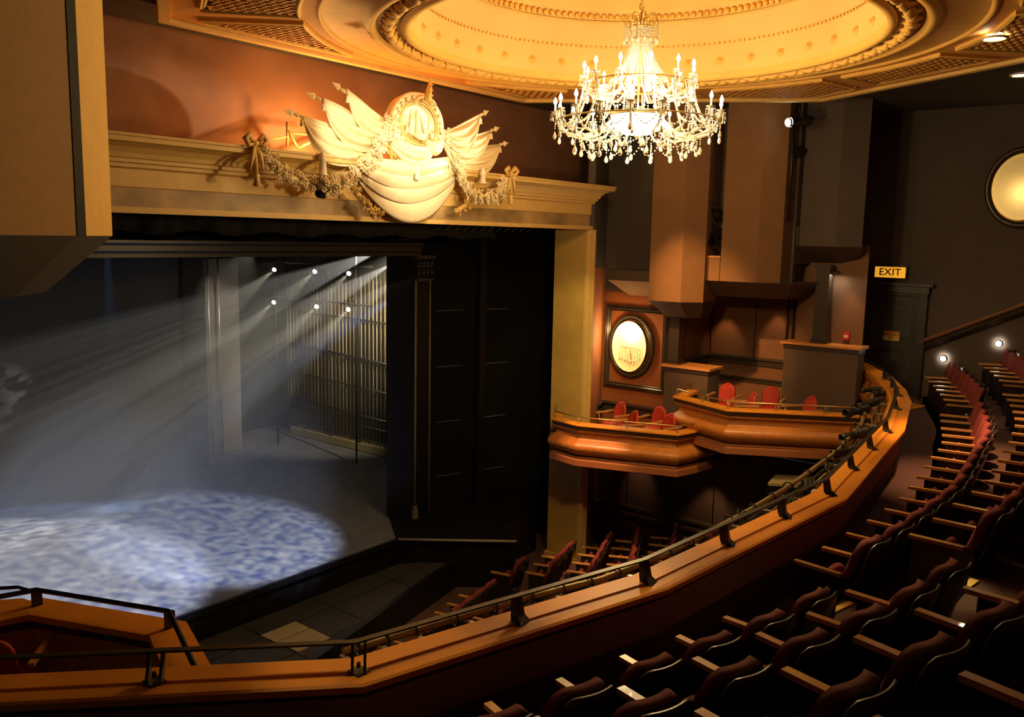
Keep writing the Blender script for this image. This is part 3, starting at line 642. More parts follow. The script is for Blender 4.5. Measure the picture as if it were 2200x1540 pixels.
for k in (1,2):
    d = Vector((.05,.02,0)); m = MB(); m.obox(hp[k]+Vector((0,0,-.065)),(.035,.0,0),(0,.02,0),(0,0,.065)); m.build('rail_support', M_metal, lt)
l2 = [pl(-120,1300,2.5),pl(40,1290,2.5),pl(75,1300,2.5)]
t = thing('near_box', (l2[1][0],l2[1][1],1.7), 'corner of a lower box front showing behind the near box at the left edge', 'theatre box')
MB().sweep([(-.25,-.05),(.05,-.05),(.05,0),(-.25,0)], [(a,b,2.5) for a,b in l2], side=-1).build('cap', M_wood, t)
MB().sweep([(-.2,-.8),(.0,-.8),(.0,-.05),(-.2,-.05)], [(a,b,2.5) for a,b in l2], side=-1).build('fascia', M_boxwood, t)
MB().tube([Vector((*p,2.63)) for p in l2], .018, 4).build('guard_rail', M_metal, t)
p = onz(12,1392,2.75); c_ = copy_thing(ch, (p.x-.05,p.y-.05,2.06), R_(-40), 'red armchair inside the near box at the left edge of the picture')
# ================================================================== BALCONY
SCL = 1.1136
ZR = 3.45; ZFL = 2.8
def rz_(px_,py_,z=ZR): v = onz(px_,py_,z); return (v.x,v.y)
inner = [rz_(-260,1522),rz_(780,1468),rz_(1430,1262),rz_(1815,1070),rz_(1941,922),rz_(1956,862),rz_(1944,836),rz_(1915,808),rz_(1866,781),rz_(1842,773)]
br = thing('balcony_rail', (inner[1][0],inner[1][1],ZFL), 'long curved balcony front with an orange wooden top running from lower left to far right', 'balcony rail')
P = [(p[0],p[1],ZR) for p in inner]
# walking left to right, house side is on the right
MB().sweep([(0,-.06),(.02,-.045),(.02,-.01),(0,0),(-.085,0),(-.09,-.012),(-.135,-.012),(-.14,0),(-.30,0),(-.30,-.06)], P, side=1).build('cap', M_wood, br)
MB().sweep([(-.03,-.10),(-.01,-.06),(-.27,-.06),(-.25,-.10)], P, side=1).build('cap_moulding', M_trimw, br)
MB().sweep([(-.04,-.36),(-.04,-.1),(-.1,-.1),(-.1,-.36)], P, side=1).build('inner_panel', mat('rail_panel', (.34,.24,.19), .8), br)
MB().sweep([(-.10,-.66),(-.10,-.34),(-.16,-.34),(-.16,-.66)], P, side=1).build('kick_panel', mat('kick_panel', (.12,.08,.065), .85), br)
pf = [(-.2,-.06),(-.29,-.06),(-.30,-.14),(-.27,-.2),(-.30,-.28),(-.38,-.36),(-.42,-.46),(-.40,-.56),(-.33,-.63),(-.30,-.66),(-.36,-.7),(-.36,-.8),(-.2,-.8)]
MB().sweep(pf[::-1], P, side=1).build('outer_fascia', M_boxwood, br)
# flat handrail on brackets
def offs(path, o, z):
    out = []
    V = [Vector((p[0],p[1],0)) for p in path]
    for i,p in enumerate(V):
        d1 = (V[i]-V[i-1]) if i else (V[1]-V[0]); d2 = (V[i+1]-V[i]) if i < len(V)-1 else d1
        n = (Vector((d1.y,-d1.x,0)).normalized()+Vector((d2.y,-d2.x,0)).normalized()); n.normalize(); out.append(p+n*o+Vector((0,0,z)))
    return out
hp = offs(inner, -.20, ZR+.15)
gh = thing('guard_rail', hp[1], 'thin black metal guard rail on brackets along the balcony front', 'guard rail')
m = MB(); m.sweep([(-.022,-.006),(.022,-.006),(.022,.006),(-.022,.006)], [tuple(p) for p in hp], side=1); m.build('top_bar', M_metal, gh)
brk_px = [(325,1478),(770,1450),(1125,1338),(1400,1253),(1572,1170),(1695,1111),(1797,1063),(1870,1012),(1908,968),(1932,930),(1944,880),(1940,850),(1925,833),(1900,815)]
def closest(p, path):
    best = None
    for i in range(len(path)-1):
        a = Vector(path[i][:2]); b = Vector(path[i+1][:2]); ab = b-a; t_ = max(0,min(1,(Vector(p[:2])-a).dot(ab)/ab.length_squared)); q_ = a+ab*t_; d = (q_-Vector(p[:2])).length
        if best is None or d < best[0]: best = (d, q_, ab.normalized())
    return best[1], best[2]
for (a_,b_) in brk_px:
    v = onz(a_,b_,ZR); q_, dd = closest(v, inner); d = Vector((dd.x,dd.y,0)); n = Vector((d.y,-d.x,0)); base = Vector((q_.x,q_.y,ZR))-n*.13
    m = MB()
    if a_ in (325,770):
        for s_ in (-1,1): m.loft([base+d*s_*.035+n*x+Vector((0,0,z)) + d*w for x,z,w in ((.04,0,-.008),(-.04,0,-.008),(-.09,.145,-.008),(-.05,.145,-.008))][::1], [base+d*s_*.035+n*x+Vector((0,0,z)) + d*w for x,z,w in ((.04,0,.008),(-.04,0,.008),(-.09,.145,.008),(-.05,.145,.008))])
        m.box(base+Vector((0,0,.006)),(.09,.09,.012)); m.tube([base+Vector((0,0,.03)),base+Vector((0,0,.06))], .012, 6)
    else:
        A = [base+n*.07-d*.05,base+n*.02+d*.06,base-n*.09+d*.03,base-n*.05-d*.05]; B = [p_ + Vector((0,0,.145)) for p_ in (base-n*.04-d*.02,base-n*.04+d*.03,base-n*.095+d*.02,base-n*.095-d*.02)]
        mid = [(A[i]*.35+B[i]*.65)-Vector((0,0,.06)) for i in range(4)]
        m.loft(A, mid); m.loft(mid, B)
    m.build('bracket', M_metal, gh)
# lighting pipe with fixtures outside the rail
pp = [onz(x,y,3.34) for x,y in ((737,1400),(900,1352),(1125,1285),(1290,1245),(1435,1190),(1600,1102),(1700,1042),(1800,968),(1850,912),(1868,862),(1884,832))]
pt = thing('lighting_pipe', pp[0], 'long tarnished lighting pipe clamped outside the balcony rail', 'pipe')
MB().tube(pp, .025, 10).build('upper_tube', M_pipe, pt)
lowp = [p+Vector((.02,-.03,-.14)) for p in pp]
MB().tube([p+Vector((-.0,-.06,-.05)) for p in pp[:-2]], .016, 8).build('lower_tube', M_metal, pt)
for i in range(22):
    u = i/21*(len(pp)-1.01); k = int(u); p = pp[k].lerp(pp[k+1],u-k); dd = (pp[k+1]-pp[k]).normalized(); n = Vector((dd.y,-dd.x,0)).normalized()
    m = MB(); m.obox(p+n*.14+Vector((0,0,-.03)), n*.15, dd*.018, Vector((0,0,.012))); m.build('bracket_arm', M_steel, pt)
for i in range(26):
    u = (i+.4)/26*(len(pp)-1.01); k = int(u); p = pp[k].lerp(pp[k+1],u-k); dd = (pp[k+1]-pp[k]).normalized()
    m = MB(); a_ = dd.orthogonal().normalized(); b_ = dd.cross(a_); rr = .042 if i % 3 else .055
    m.tube([p+a_*rr*math.cos(t_)+b_*rr*math.sin(t_)+dd*.004*t_ for t_ in [2*PI*j/12 for j in range(13)]], .008, 5); m.build('tape_tie', M_cable, pt)
# cable bundles
cb_ = thing('cable_bundle', pp[5], 'tangled black and grey cables hung along the lighting pipe', 'cables')
for j in range(7):
    m = MB(); pts = []
    n0 = 0 if j == 0 else random.choice((3,4,5)); 
    for i in range(60):
        u = n0+(len(pp)-1.01-n0)*i/59; k = int(u); p = pp[k].lerp(pp[k+1],u-k); sag = abs(math.sin(u*3.1+j))*.07
        pts.append(p+Vector((.03*math.sin(u*9+j*2)+.02*j,-.05-.02*j+.03*math.cos(u*7+j), -.03-sag-.01*j)))
    m.tube(pts, .009 if j % 2 else .012, 5); m.build('cable', M_cableg if j in (2,5) else M_cable, cb_)
for (x,y) in ((1590,1118),(1700,1085),(1735,1050),(1778,1010),(1822,975),(1475,1180)):
    c = onz(x,y,3.3); m = MB(); rr = .08
    m.tube([c+Vector((rr*math.cos(t_)*(1+.1*math.sin(t_*3)),.03*math.sin(t_*1.3),rr*math.sin(t_)+.02*math.sin(2*t_))) for t_ in [i*.35 for i in range(54)]], .007, 5); m.build('cable_loop', M_cable, cb_)
for (x,y) in ((1806,1008),(1750,1058),(1752,1042),(1770,1090)):
    c = onz(x,y,3.32); MB().ball(c,.038 if x != 1752 else .022,10,7).build('plug', mat('cream_plug', (.75,.68,.45), .4) if 'cream_plug' not in bpy.data.materials else bpy.data.materials['cream_plug'], cb_)
def fixture(c, aim, s, label, group='stage lights on the balcony front', name='stage_light', cap=M_blacks, yoke=True):
    c = Vector(c); z = Vector(aim).normalized(); t = thing(name, c, label, 'stage light', group)
    m = MB(); m.lathe([(.001,-.32*s),(.07*s,-.31*s),(.09*s,-.26*s),(.09*s,-.1*s),(.065*s,-.06*s),(.065*s,.12*s),(.085*s,.13*s),(.085*s,.24*s),(.075*s,.24*s),(.07*s,.16*s)], c, 14, ax=z); m.build('barrel', M_metal, t)
    m = MB(); m.lathe([(.001,.17*s),(.07*s,.16*s)], c, 14, ax=z); m.build('lens', M_blacks, t)
    m = MB(); sd = z.cross(Vector((0,0,1))).normalized()
    m.tube([c+sd*.1*s,c+sd*.11*s+Vector((0,0,.1*s)),c+Vector((0,0,.16*s)),c-sd*.11*s+Vector((0,0,.1*s)),c-sd*.1*s], .01*s, 5); m.tube([c+Vector((0,0,.16*s)),c+Vector((0,0,.24*s))], .014*s, 6); m.build('yoke', M_metal, t)
    m = MB()
    for q_ in range(3): m.lathe([(.092*s,-.24*s+q_*.05*s),(.1*s,-.22*s+q_*.05*s),(.092*s,-.2*s+q_*.05*s)], c, 14, ax=z)
    m.build('cooling_fins', M_metal, t); return t
FX = [((1838,884),(-.9,.5,-.1),.85,'black stage light pointing left at the far end of the lighting pipe'),((1835,935),(-.8,.7,-.25),.8,'black stage light with a round shade hanging lowest near the pipe bend'),
 ((1868,838),(-.6,.9,-.1),.6,'black stage light in front of the curved fascia at the far end'),((1893,846),(-.7,.6,0),.55,'small black stage light tucked against the far rail corner'),
 ((1862,868),(-.8,.8,-.3),.7,'black stage light mounted just above the pipe bend'),((1815,970),(-.8,.9,-.3),.7,'compact black stage light low beside the coiled cable')]
for (x,y),am,s_,l in FX: fixture(onz(x,y,3.36), am, s_, l)
# lit curved fascia end (visible beyond the rail)
# ---- tiers
C0 = (8.5,16.7)
TAB = [(-50,15.3),(-35,14.95),(-19.8,14.70),(-11.9,14.66),(-6.6,14.47),(0,14.50),(7,14.58),(13.4,14.75),(19.2,14.92),(23.6,15.10),(28.3,15.47),(33.6,15.82),(39.8,16.36),(48,17.1)]
def rf(a):
    for i in range(len(TAB)-1):
        if TAB[i][0] <= a <= TAB[i+1][0]: t_ = (a-TAB[i][0])/(TAB[i+1][0]-TAB[i][0]); return TAB[i][1]*(1-t_)+TAB[i+1][1]*t_
    return TAB[0][1] if a < TAB[0][0] else TAB[-1][1]
def pol(a, r): return (C0[0]+r*math.sin(R_(a)), C0[1]-r*math.cos(R_(a)))
def tier(r_in, r_out, z0, z1, a0, a1, n=60):
    A = [a0+(a1-a0)*i/n for i in range(n+1)]; m = MB()
    I = [pol(a, r_in if isinstance(r_in,(int,float)) and r_in > 5 else rf(a)+r_in) for a in A]; Q = [pol(a, rf(a)+r_out) for a in A]
    vs = [(x,y,z1) for x,y in I]+[(x,y,z1) for x,y in Q]+[(x,y,z0) for x,y in I]; w = n+1
    m.add(vs, [(i+1, i, w+i, w+i+1) for i in range(n)]+[(i, i+1, 2*w+i+1, 2*w+i) for i in range(n)]); return m
# front aisle floor follows the rail polygon
m = MB(); rp = offs(inner, -.12, ZFL); AA = [math.degrees(math.atan2(p.x-C0[0], C0[1]-p.y)) for p in rp]
rpn = [];
for i in range(len(rp)-1):
    for k in range(6): rpn.append(rp[i].lerp(rp[i+1],k/6))
rpn.append(rp[-1]); rpn.append(Vector((19.2,6.0,ZFL)))
vs = []; 
for p in rpn:
    a = math.degrees(math.atan2(p.x-C0[0], C0[1]-p.y)); q_ = pol(a, rf(a)+.42); vs += [Vector(p), Vector((q_[0],q_[1],ZFL))]
m.add(vs, [(2*i, 2*i+1, 2*i+3, 2*i+2) for i in range(len(rpn)-1)]); 
struct('floor_balcony', m, M_carpet, 'brown carpet of the front balcony aisle')
ZT = [2.8,3.05+.03,3.43,3.78,4.13,4.48,4.83,5.18]
ZT = [2.8,3.12,3.47,3.82,4.17,4.52]
for k in range(1,6): struct('floor_tier.%03d' % k, tier(.40+.76*(k-1), .40+.76*k+ (.1 if k < 5 else 3.0), ZT[k-1]-.05, ZT[k], -48, 46), M_carpet, '%s carpeted tier of the balcony' % ordn(k))
m = tier(-.1,.42,ZFL-.01,ZFL,-3,46)
struct('floor_balcony_far', m, M_carpet, 'carpet under the far front seats')
# ---- seats
def make_seat(name, dark):
    t = thing(name, (0,0,0), 'x', 'seat', 'x')
    W = .240
    def back(off, grow):
        def fn(u, v):
            a = (u-.5)*2; h = v
            e_ = abs(a); w = (W+grow)*(1-.05*h); top = .22+(.56+grow)*(1-.42*max(0,(e_-.45)/.55)**2.6)
            curve = .085*(1-a*a)
            return Vector((a*w, .0-curve-h*.15+off, .22+(top-.22)*h))
        return fn
    m = MB(); m.sheet(back(-.052,.012), 14, 8, .018); m.build('back_shell', M_shell, t)
    m = MB(); m.sheet(back(.015,.0), 14, 8, .065); m.build('back_cushion', M_burg, t)
    m = MB()
    def cu_(u, v):
        a = (u-.5)*2; top = .24*(1-.5*abs(a)**2.6)
        return Vector((a*.205, .07+.06*math.sin(v*PI)*(1-a*a*.5)+.02*v, .20+top*v))
    m.sheet(cu_, 8, 8, .07); m.build('folded_seat', M_burg, t)
    m = MB(); m.obox((-.255,.16,.505),(.026,0,0),(0,.20,.0),(0,0,.014)); m.build('armrest', M_arm, t)
    m = MB(); m.prism([(-.267,-.03),(-.243,-.03),(-.243,.28),(-.267,.28)], .0, .49); m.build('standard', M_shell, t)
    return t
seat0 = make_seat('theatre_chair', True); used0 = False
M_disc = mat('aisle_disc', (.5,.45,.4), .3, metal=.6)
def place(a, r, z, label, group, face=None, dx=0):
    global used0
    x,y = pol(a, r); rz = face if face is not None else R_(a)
    if not used0:
        used0 = True; seat0.location = (x,y,z); seat0.rotation_euler = (0,0,rz); seat0['label'] = label; seat0['group'] = group; return seat0
    return copy_thing(seat0, (x,y,z), rz, label, group)
def endarm(t, side=1, panel=False, disc=False):
    m = MB(); x = .255*side; m.obox((x,.16,.505),(.026,0,0),(0,.20,0),(0,0,.014)); o = m.build('armrest', M_arm, None); o.parent = t
    m = MB(); 
    if panel: m.prism([(x-.02,-.12),(x+.02,-.12),(x+.02,.33),(x-.02,.33)], 0, .49)
    else: m.prism([(x-.012,-.03),(x+.012,-.03),(x+.012,.28),(x-.012,.28)], 0, .49)
    o = m.build('end_panel' if panel else 'standard', M_shell, None); o.parent = t
    if disc:
        m = MB(); m.lathe([(.001,.012),(.022,.01),(.028,0)], (x+.021*side,.05,.36), 12, ax=(side,0,0), sx=1); o = m.build('number_disc', M_disc, None); o.parent = t
        m = MB(); m.lathe([(.001,.015),(.02,.01),(.024,0)], (x+.021*side,.06,.27), 12, ax=(side,0,0)); o = m.build('aisle_light', noemis(mat('aisle_lamp', (1,.4,.1), .5, emit=(1,.3,.06), es=1.2)) if 'aisle_lamp' not in bpy.data.materials else bpy.data.materials['aisle_lamp'], None); o.parent = t
rowz = [3.3-.505, 3.65-.505, 4.0-.505, 4.35-.505]
def row(arms, zi, labelf, group, arm_is_left=True, tailpanel=None, headpanel=False):
    out = []
    for i in range(len(arms)-1):
        a = (arms[i][0]+arms[i+1][0])/2; r = (arms[i][1]+arms[i+1][1])/2+.36
        p0 = Vector(pol(*arms[i])); p1 = Vector(pol(*arms[i+1])); d = p1-p0; rz = math.atan2(d.y,d.x)
        s = place(a, r, zi, labelf(i, len(arms)-1), group, rz); out.append(s)
    return out
def chain(a0, da, n, rr): return [(a0+da*i, rr(a0+da*i)) for i in range(n)]
# left block
def L(rown, bl): return lambda i, n: 'dark folding seat, %s from the aisle, %s row of the near left balcony block' % (ordn(n-1-i), rown)
row([(-25.9,14.75),(-23.9,14.74),(-21.8,14.72),(-19.8,14.70),(-17.9,14.69),(-15.9,14.68),(-14.0,14.69),(-11.95,14.69),(-10.0,14.66)], rowz[0], L('front',0), 'near left balcony seats, front row')
row([(-24.6,15.46),(-22.6,15.45),(-20.6,15.45),(-18.6,15.44),(-16.6,15.42),(-14.6,15.42),(-12.7,15.43),(-10.8,15.40),(-8.9,15.38)], rowz[1], L('second',0), 'near left balcony seats, second row')
row([(-23.5,16.25),(-21.5,16.24),(-19.6,16.23),(-17.5,16.18),(-15.6,16.17),(-13.6,16.18),(-11.7,16.2),(-9.8,16.18)], rowz[2], L('third',0), 'near left balcony seats, third row')
row([(-21.4,17.0),(-19.5,16.99),(-17.7,16.98),(-15.8,16.97),(-14.0,16.97),(-12.2,16.97)], rowz[3], L('fourth',0), 'near left balcony seats, fourth row')
# middle block
def Rr(rown): return lambda i, n: 'burgundy folding seat, %s from near aisle, %s row, long middle block' % (ordn(i), rown)
s = row([(-6.6,14.44),(-4.7,14.47),(-2.8,14.48),(-.7,14.5),(1.2,14.53),(3.1,14.56),(5.3,14.56),(7.2,14.58),(9.3,14.61),(11.4,14.66),(13.4,14.75),(15.3,14.81),(17.4,14.86),(19.2,14.90),(21.2,14.97),(23.6,15.08)], rowz[0], Rr('front'), 'middle balcony block, front row')
endarm(s[0],-1,True,True); endarm(s[-1],1,False)
s = row([(-5.5,15.22),(-3.4,15.23),(-1.3,15.24),(.7,15.29),(2.7,15.33),(4.7,15.34),(6.5,15.36),(8.5,15.4),(10.3,15.46),(12.4,15.52),(14.5,15.61),(16.5,15.68),(18.5,15.75),(20.4,15.82),(22.3,15.90),(24.1,15.97)], rowz[1], Rr('second'), 'middle balcony block, second row')
endarm(s[0],-1,True,True); endarm(s[-1],1,False)
s = row(chain(-4.2,1.93,14,lambda a: rf(a)+1.55), rowz[2], Rr('third'), 'middle balcony block, third row'); endarm(s[0],-1,True,True)
# far block
def Fr(rown): return lambda i, n: 'red folding seat, %s from aisle, %s row, far block by the wall' % (ordn(i), rown)
s = row([(27.0,15.40),(28.9,15.50),(30.7,15.61),(32.5,15.72),(34.2,15.85),(36.1,15.98),(38.0,16.17),(39.7,16.34)], rowz[0], Fr('front'), 'far balcony block, front row'); endarm(s[0],-1,True,True)
s = row([(27.6,16.29),(29.3,16.40),(31.2,16.54),(33.0,16.69),(34.8,16.82),(36.5,16.98),(38.4,17.17)], rowz[1], Fr('second'), 'far balcony block, second row'); endarm(s[0],-1,True,True)
s = row(chain(27.8,1.8,5,lambda a: rf(a)+1.75), rowz[2], Fr('third'), 'far balcony block, third row'); endarm(s[0],-1,True,True)
# aisle nosings
def strip(pa, pb, z, w, label, nm='stair_nosing'):
    a = onz(*pa,z); b = onz(*pb,z); d = (b-a).normalized(); n = Vector((d.y,-d.x,0)); m = MB(); m.prism([tuple(a),tuple(b),tuple(b+n*w),tuple(a+n*w)], z-.03, z+.006)
    o = m.build(nm, M_nosing); tag(o, label, 'stair nosing', 'yellow nosings on the balcony stairs'); return o
strip((1648,1372),(1822,1292),3.126,.05,'yellow step nosing lowest in the near balcony aisle')
strip((1932,1352),(2085,1243),3.476,.06,'wide yellow step nosing higher up the near balcony aisle')
q_ = [onz(1905,1325,3.28),onz(1960,1278,3.28),onz(2012,1292,3.28),onz(1960,1345,3.28)]
hs = thing('half_step', q_[0], 'small carpeted half step with an orange wooden edge in the near aisle', 'step')
MB().prism([tuple(v) for v in q_], 3.0, 3.27).build('tread', M_red_or_lit_carpet, hs)
m = MB(); m.tube([q_[0],q_[1],q_[2]], .028, 4, smooth=False); m.build('edge', M_wood, hs)
# ================================================================== STALLS
def st_row(p, d, n, label, group, zf=-.95, pitch=.47):
    d = Vector((*d,0)).normalized(); rz = math.atan2(d.y,d.x)
    for i in range(n):
        q_ = Vector((*p,zf))+d*(pitch*(i+.5))+Vector((d.y,-d.x,0))*.36
        copy_thing(seat0, q_, rz, (label % ordn(i)) if '%' in label else label, group)
    s = Vector((*p,zf))
ST = [((12.25,10.0),(.97,.22),1,'lone red stalls seat against the black stage corner'),((12.66,9.50),(.95,.28),3,'red stalls seat, %s from near end, second row from the stage corner'),
 ((12.8,8.76),(.93,.36),5,'red stalls seat, %s from the near end, third row beside the red carpet'),((13.62,8.32),(.90,.45),5,'red stalls seat, %s from the near end, row just past the red carpet'),
 ((14.75,8.04),(.90,.44),4,'red stalls seat, %s from the near end, fifth row in deep shade'),((15.3,7.45),(.9,.44),3,'red stalls seat, %s from the near end, row under the lit wall patch')]
for j,(p,d,n,l) in enumerate(ST): st_row(p,d,n,l,'far stalls seats, %s row' % ordn(j))
st_row((8.65,9.25),(.975,.2),7,'dull red stalls seat, %s from the left in the row nearest the pit','stalls seats nearest the pit',pitch=.41)
st_row((10.5,8.95),(.98,.2),2,'red stalls seat, %s of the pair just above the lighting pipe','pair of stalls seats')
# speaker cabinet by the stalls
sq = [onz(1650,1037,1.55),onz(1678,1006,1.55),onz(1762,1012,1.55),onz(1800,1055,1.55)]
x0,y0_ = sq[0].x,sq[0].y
sp = thing('loudspeaker', (15.9,5.5,-1), 'large black loudspeaker cabinet with a pale olive top below the upper box', 'loudspeaker')
poly = [tuple(sq[0][:2]),tuple(sq[1][:2]),tuple(sq[2][:2]),tuple((sq[0]+sq[2]-sq[1])[:2])]
MB().prism(poly, -1, 1.5).build('cabinet', M_black, sp)
MB().prism(poly, 1.5, 1.55).build('top_panel', M_plywood, sp)
a = Vector((*poly[0],0)); b = Vector((*poly[3],0)); d = (b-a).normalized(); n = Vector((d.y,-d.x,0)); m = MB()
MB().obox((a+b)/2+n*.01+Vector((0,0,.7)), d*(b-a).length*.42, n*.02, Vector((0,0,.7))).build('grille', M_drape, sp)
m = MB(); m.tube([(a+b)/2+n*.04+Vector((0,0,1.0+.12*math.cos(t_)))+d*.12*math.sin(t_) for t_ in [i*2*PI/16 for i in range(16)]], .01, 5, closed=True); m.build('driver_ring', M_metal, sp)
# ================================================================== PIPE GRID on the stage side wall
pg = thing('rope_rail', (15.8,18.5,0), 'grid of pale vertical ropes and dark rails along the stage side wall', 'rope grid')
y = 16.35; i = 0
while y < 20.9 and i < 92:
    m = MB(); zt_ = 4.7 if i % 3 else 4.95
    zb = .2 if i % 5 else .35
    m.tube([(15.8+.05*((i*7) % 3-1),y,zb),(15.8+.05*((i*7) % 3-1),y,zt_)], .011, 5); m.build('rope', M_pipe if i % 4 else mat('pale_rope', (.6,.52,.38), .7) if 'pale_rope' not in bpy.data.materials else bpy.data.materials['pale_rope'], pg)
    y += (.033,.045,.075)[i % 3]; i += 1
for k,(z0,z1,rr) in enumerate(((2.5,2.72,.035),(1.72,1.9,.02),(.95,1.1,.03),(.68,.8,.02),(3.6,3.7,.02),(.3,.42,.02))):
    m = MB(); m.tube([(15.72,16.3,z0),(15.72,20.6,z1)], rr, 6); m.build('rail', M_metal, pg)
m = MB()
for yy in (16.4,17.6,18.8,20.0): m.tube([(15.7,yy,0),(15.7,yy,4.9)], .03, 5)
m.build('upright', M_metal, pg); MB().box((15.8,18.4,.12),(.3,4.4,.2)).build('base', mat('tan_base', (.35,.28,.15), .7), pg)
for (x1,l) in ((12.62,'left'),(12.92,'right')):
    m = MB(); m.tube([(x1,19.9,0),(x1,19.9,5.2)], .03, 8); o = m.build('stage_pipe', M_steel); tag(o, '%s shiny vertical pipe behind the black stage leg' % l, 'pipe', 'vertical pipes at the back of the stage')
# side lights on the stage with beams
SLX = 14.6
slp = [(592,577),(679,581),(752,585),(591,647),(683,656),(751,662)]
for i,(x,y) in enumerate(slp):
    p = onx(x,y,SLX); aim = Vector((-.86,-.28,-.42)).normalized()
    nm = ['upper left','upper middle','upper right','lower left','lower middle','lower right'][i]
    t = fixture(p-aim*.12, aim, .75, 'lit stage spotlight, %s of the six over the side of the stage' % nm, 'six lit spotlights at the side of the stage')
    MB().ball(p+aim*.06,.055,10,7).build('glowing_lens', M_lens, t)
    ld = bpy.data.lights.new('side_spot', 'SPOT'); ld.energy = 1500; ld.color = (1,.88,.62); ld.spot_size = R_(20); ld.spot_blend = .5; ld.shadow_soft_size = .03
    lo = bpy.data.objects.new('side_spot', ld); COL.objects.link(lo); lo.location = p+aim*.16; lo.rotation_euler = aim.to_track_quat('-Z','Y').to_euler()
bo = thing('light_boom', (14.6,19,0), 'dark rigging frame carrying the six stage spotlights', 'rigging')
for z in (5.12,4.15):
    a = onx(560,570,SLX+.1); b = onx(800,590,SLX+.1); MB().tube([(SLX+.1,a.y,z),(SLX+.1,b.y,z)], .025, 6).build('crossbar', M_metal, bo)
for yy in (16.6,19.9): MB().tube([(SLX+.1,yy,0),(SLX+.1,yy,5.9)], .025, 6).build('upright', M_metal, bo)
# spot on the hanging column, aimed at the crest
SP = onx(1706,262,15.9); aimc = (Vector((9.75,9.5,7.1))-SP).normalized()
t = fixture(SP-aimc*.1, aimc, 1.0, 'bright follow spotlight on the dark niche of the third hanging column', 'lights in the column niches')
MB().ball(SP+aimc*.1,.085,12,8).build('glowing_lens', M_lens, t)
for i,(x,y,X,l) in enumerate(((1530,455,16.2,'black stage light in the niche between columns, upper'),(1528,505,16.2,'black stage light in the niche between columns, middle'),(1532,525,16.2,'black stage light in the niche just above the ledge'),(1700,330,16.6,'black stage light hanging under the bright spotlight'))):
    fixture(onx(x,y,X), (-.9,.4,-.2 if i % 2 else .3), 1.1, l, 'lights in the column niches')
m = MB(); p = onx(1702,330,16.5); m.tube([Vector((p.x,p.y,6.32)),Vector((p.x,p.y,8.5))], .03, 6); o = m.build('boom_pipe', M_metal); tag(o, 'vertical black boom pipe under the bright spotlight', 'pipe')

# teaser drape with small hooks under the header
def dr_(u,v): return Vector((1.5+11.9*u, 10.95+.05*math.sin(u*90)+.03*math.sin(u*233+v*3), 6.3-.42*v+.03*math.sin(u*60)))
m = MB(); m.sheet(dr_, 240, 4, .01); o = m.build('teaser_drape', M_drape); tag(o, 'short black gathered drape hanging behind the gold header', 'drape')
m = MB()
for i in range(12):
    x = 11.4+i*.24; m.tube([(x,10.7,6.02),(x+.1,10.65,6.1),(x+.22,10.6,6.22)], .008, 4)
o = m.build('drape_hooks', mat('hook_grey', (.18,.17,.14), .5)); tag(o, 'row of thin pale slanting hooks on the black drape behind the header', 'hooks', None, 'stuff')
for (x,y) in ((1197,500),(1090,508)):
    pass
# ================================================================== CREST
YC = 9.5
def G(px, py, y=YC): return ony(px, py, y)
crest = thing('crest_sculpture', G(890,330), 'cream and gold sculpted crest of flags, round shield, garlands and swags on the stage header', 'sculpture')
def flag(pole, hem, y, nf=7):
    A = [G(x,yy,y) for x,yy in pole]; H = [G(x,yy,y-.05) for x,yy in hem]
    def fn(u, v):
        a = bez(A, u); h = bez(H, u); p = a.lerp(h, v); f = math.sin(v*PI*nf+u*2.2)*.035*math.sin(min(1,u*1.4+.12)*PI*.62)*(1-.15*u)
        return p+Vector((0,-.10*math.sin(v*PI)*math.sin(u*PI*.9)+f, -.015*math.sin(v*PI)))
    m = MB(); m.sheet(fn, 22, 44, .012); f_ = m.build('flag', M_cream, crest)
    return f_
def pole(tip, root, y, f_):
    a = G(*tip,y-.02); b = G(*root,y-.02); d = (b-a).normalized(); L = (b-a).length
    MB().tube([a+d*.2,b], .016, 7).build('pole', M_cream, crest)
    z = d; sd = Vector((0,-1,0)); w = d.cross(sd).normalized(); m = MB()
    m.add([a, a+d*.13+w*.05, a+d*.17, a+d*.13-w*.05, a+d*.12+sd*.022, a+d*.12-sd*.022], [(0,1,4),(1,2,4),(2,3,4),(3,0,4),(1,0,5),(2,1,5),(3,2,5),(0,3,5)])
    m.ball(a+d*.19, .022, 8, 6); m.ball(a+d*.225, .028, 8, 6); m.build('finial', M_cream, crest)
    m = MB(); c = a+d*.27+Vector((0,-.02,0)); m.tube([c,c+Vector((.01,0,-.05))], .008, 5); m.lathe([(.001,0),(.022,-.01),(.018,-.03),(.03,-.09),(.001,-.095)], c+Vector((.01,0,-.04)), 9); m.build('tassel', M_cream, crest)
FL = [([(648,248),(700,262),(760,285),(812,308)], [(650,252),(668,312),(700,350),(748,358),(790,345),(815,318)], 9.50, (609,237),(812,306)),
 ([(692,208),(735,228),(790,262),(826,290)], [(694,214),(712,275),(748,318),(785,327),(812,312),(828,296)], 9.44, (658,198),(826,288)),
 ([(743,188),(778,215),(808,242),(824,258)], [(745,194),(760,255),(788,292),(815,302),(830,288),(828,262)], 9.38, (713,176),(828,262)),
 ([(1030,246),(1000,262),(975,275),(956,286)], [(1030,252),(1024,290),(1008,322),(985,328),(966,316),(956,292)], 9.40, (1051,238),(950,288)),
 ([(1053,281),(1030,290),(1000,300),(966,312)], [(1052,286),(1040,322),(1020,345),(995,352),(975,342),(962,318)], 9.45, (1074,274),(962,312)),
 ([(1073,311),(1045,313),(1010,325),(975,340)], [(1073,316),(1062,350),(1040,375),(1012,380),(988,372),(970,350)], 9.50, (1093,307),(970,330))]
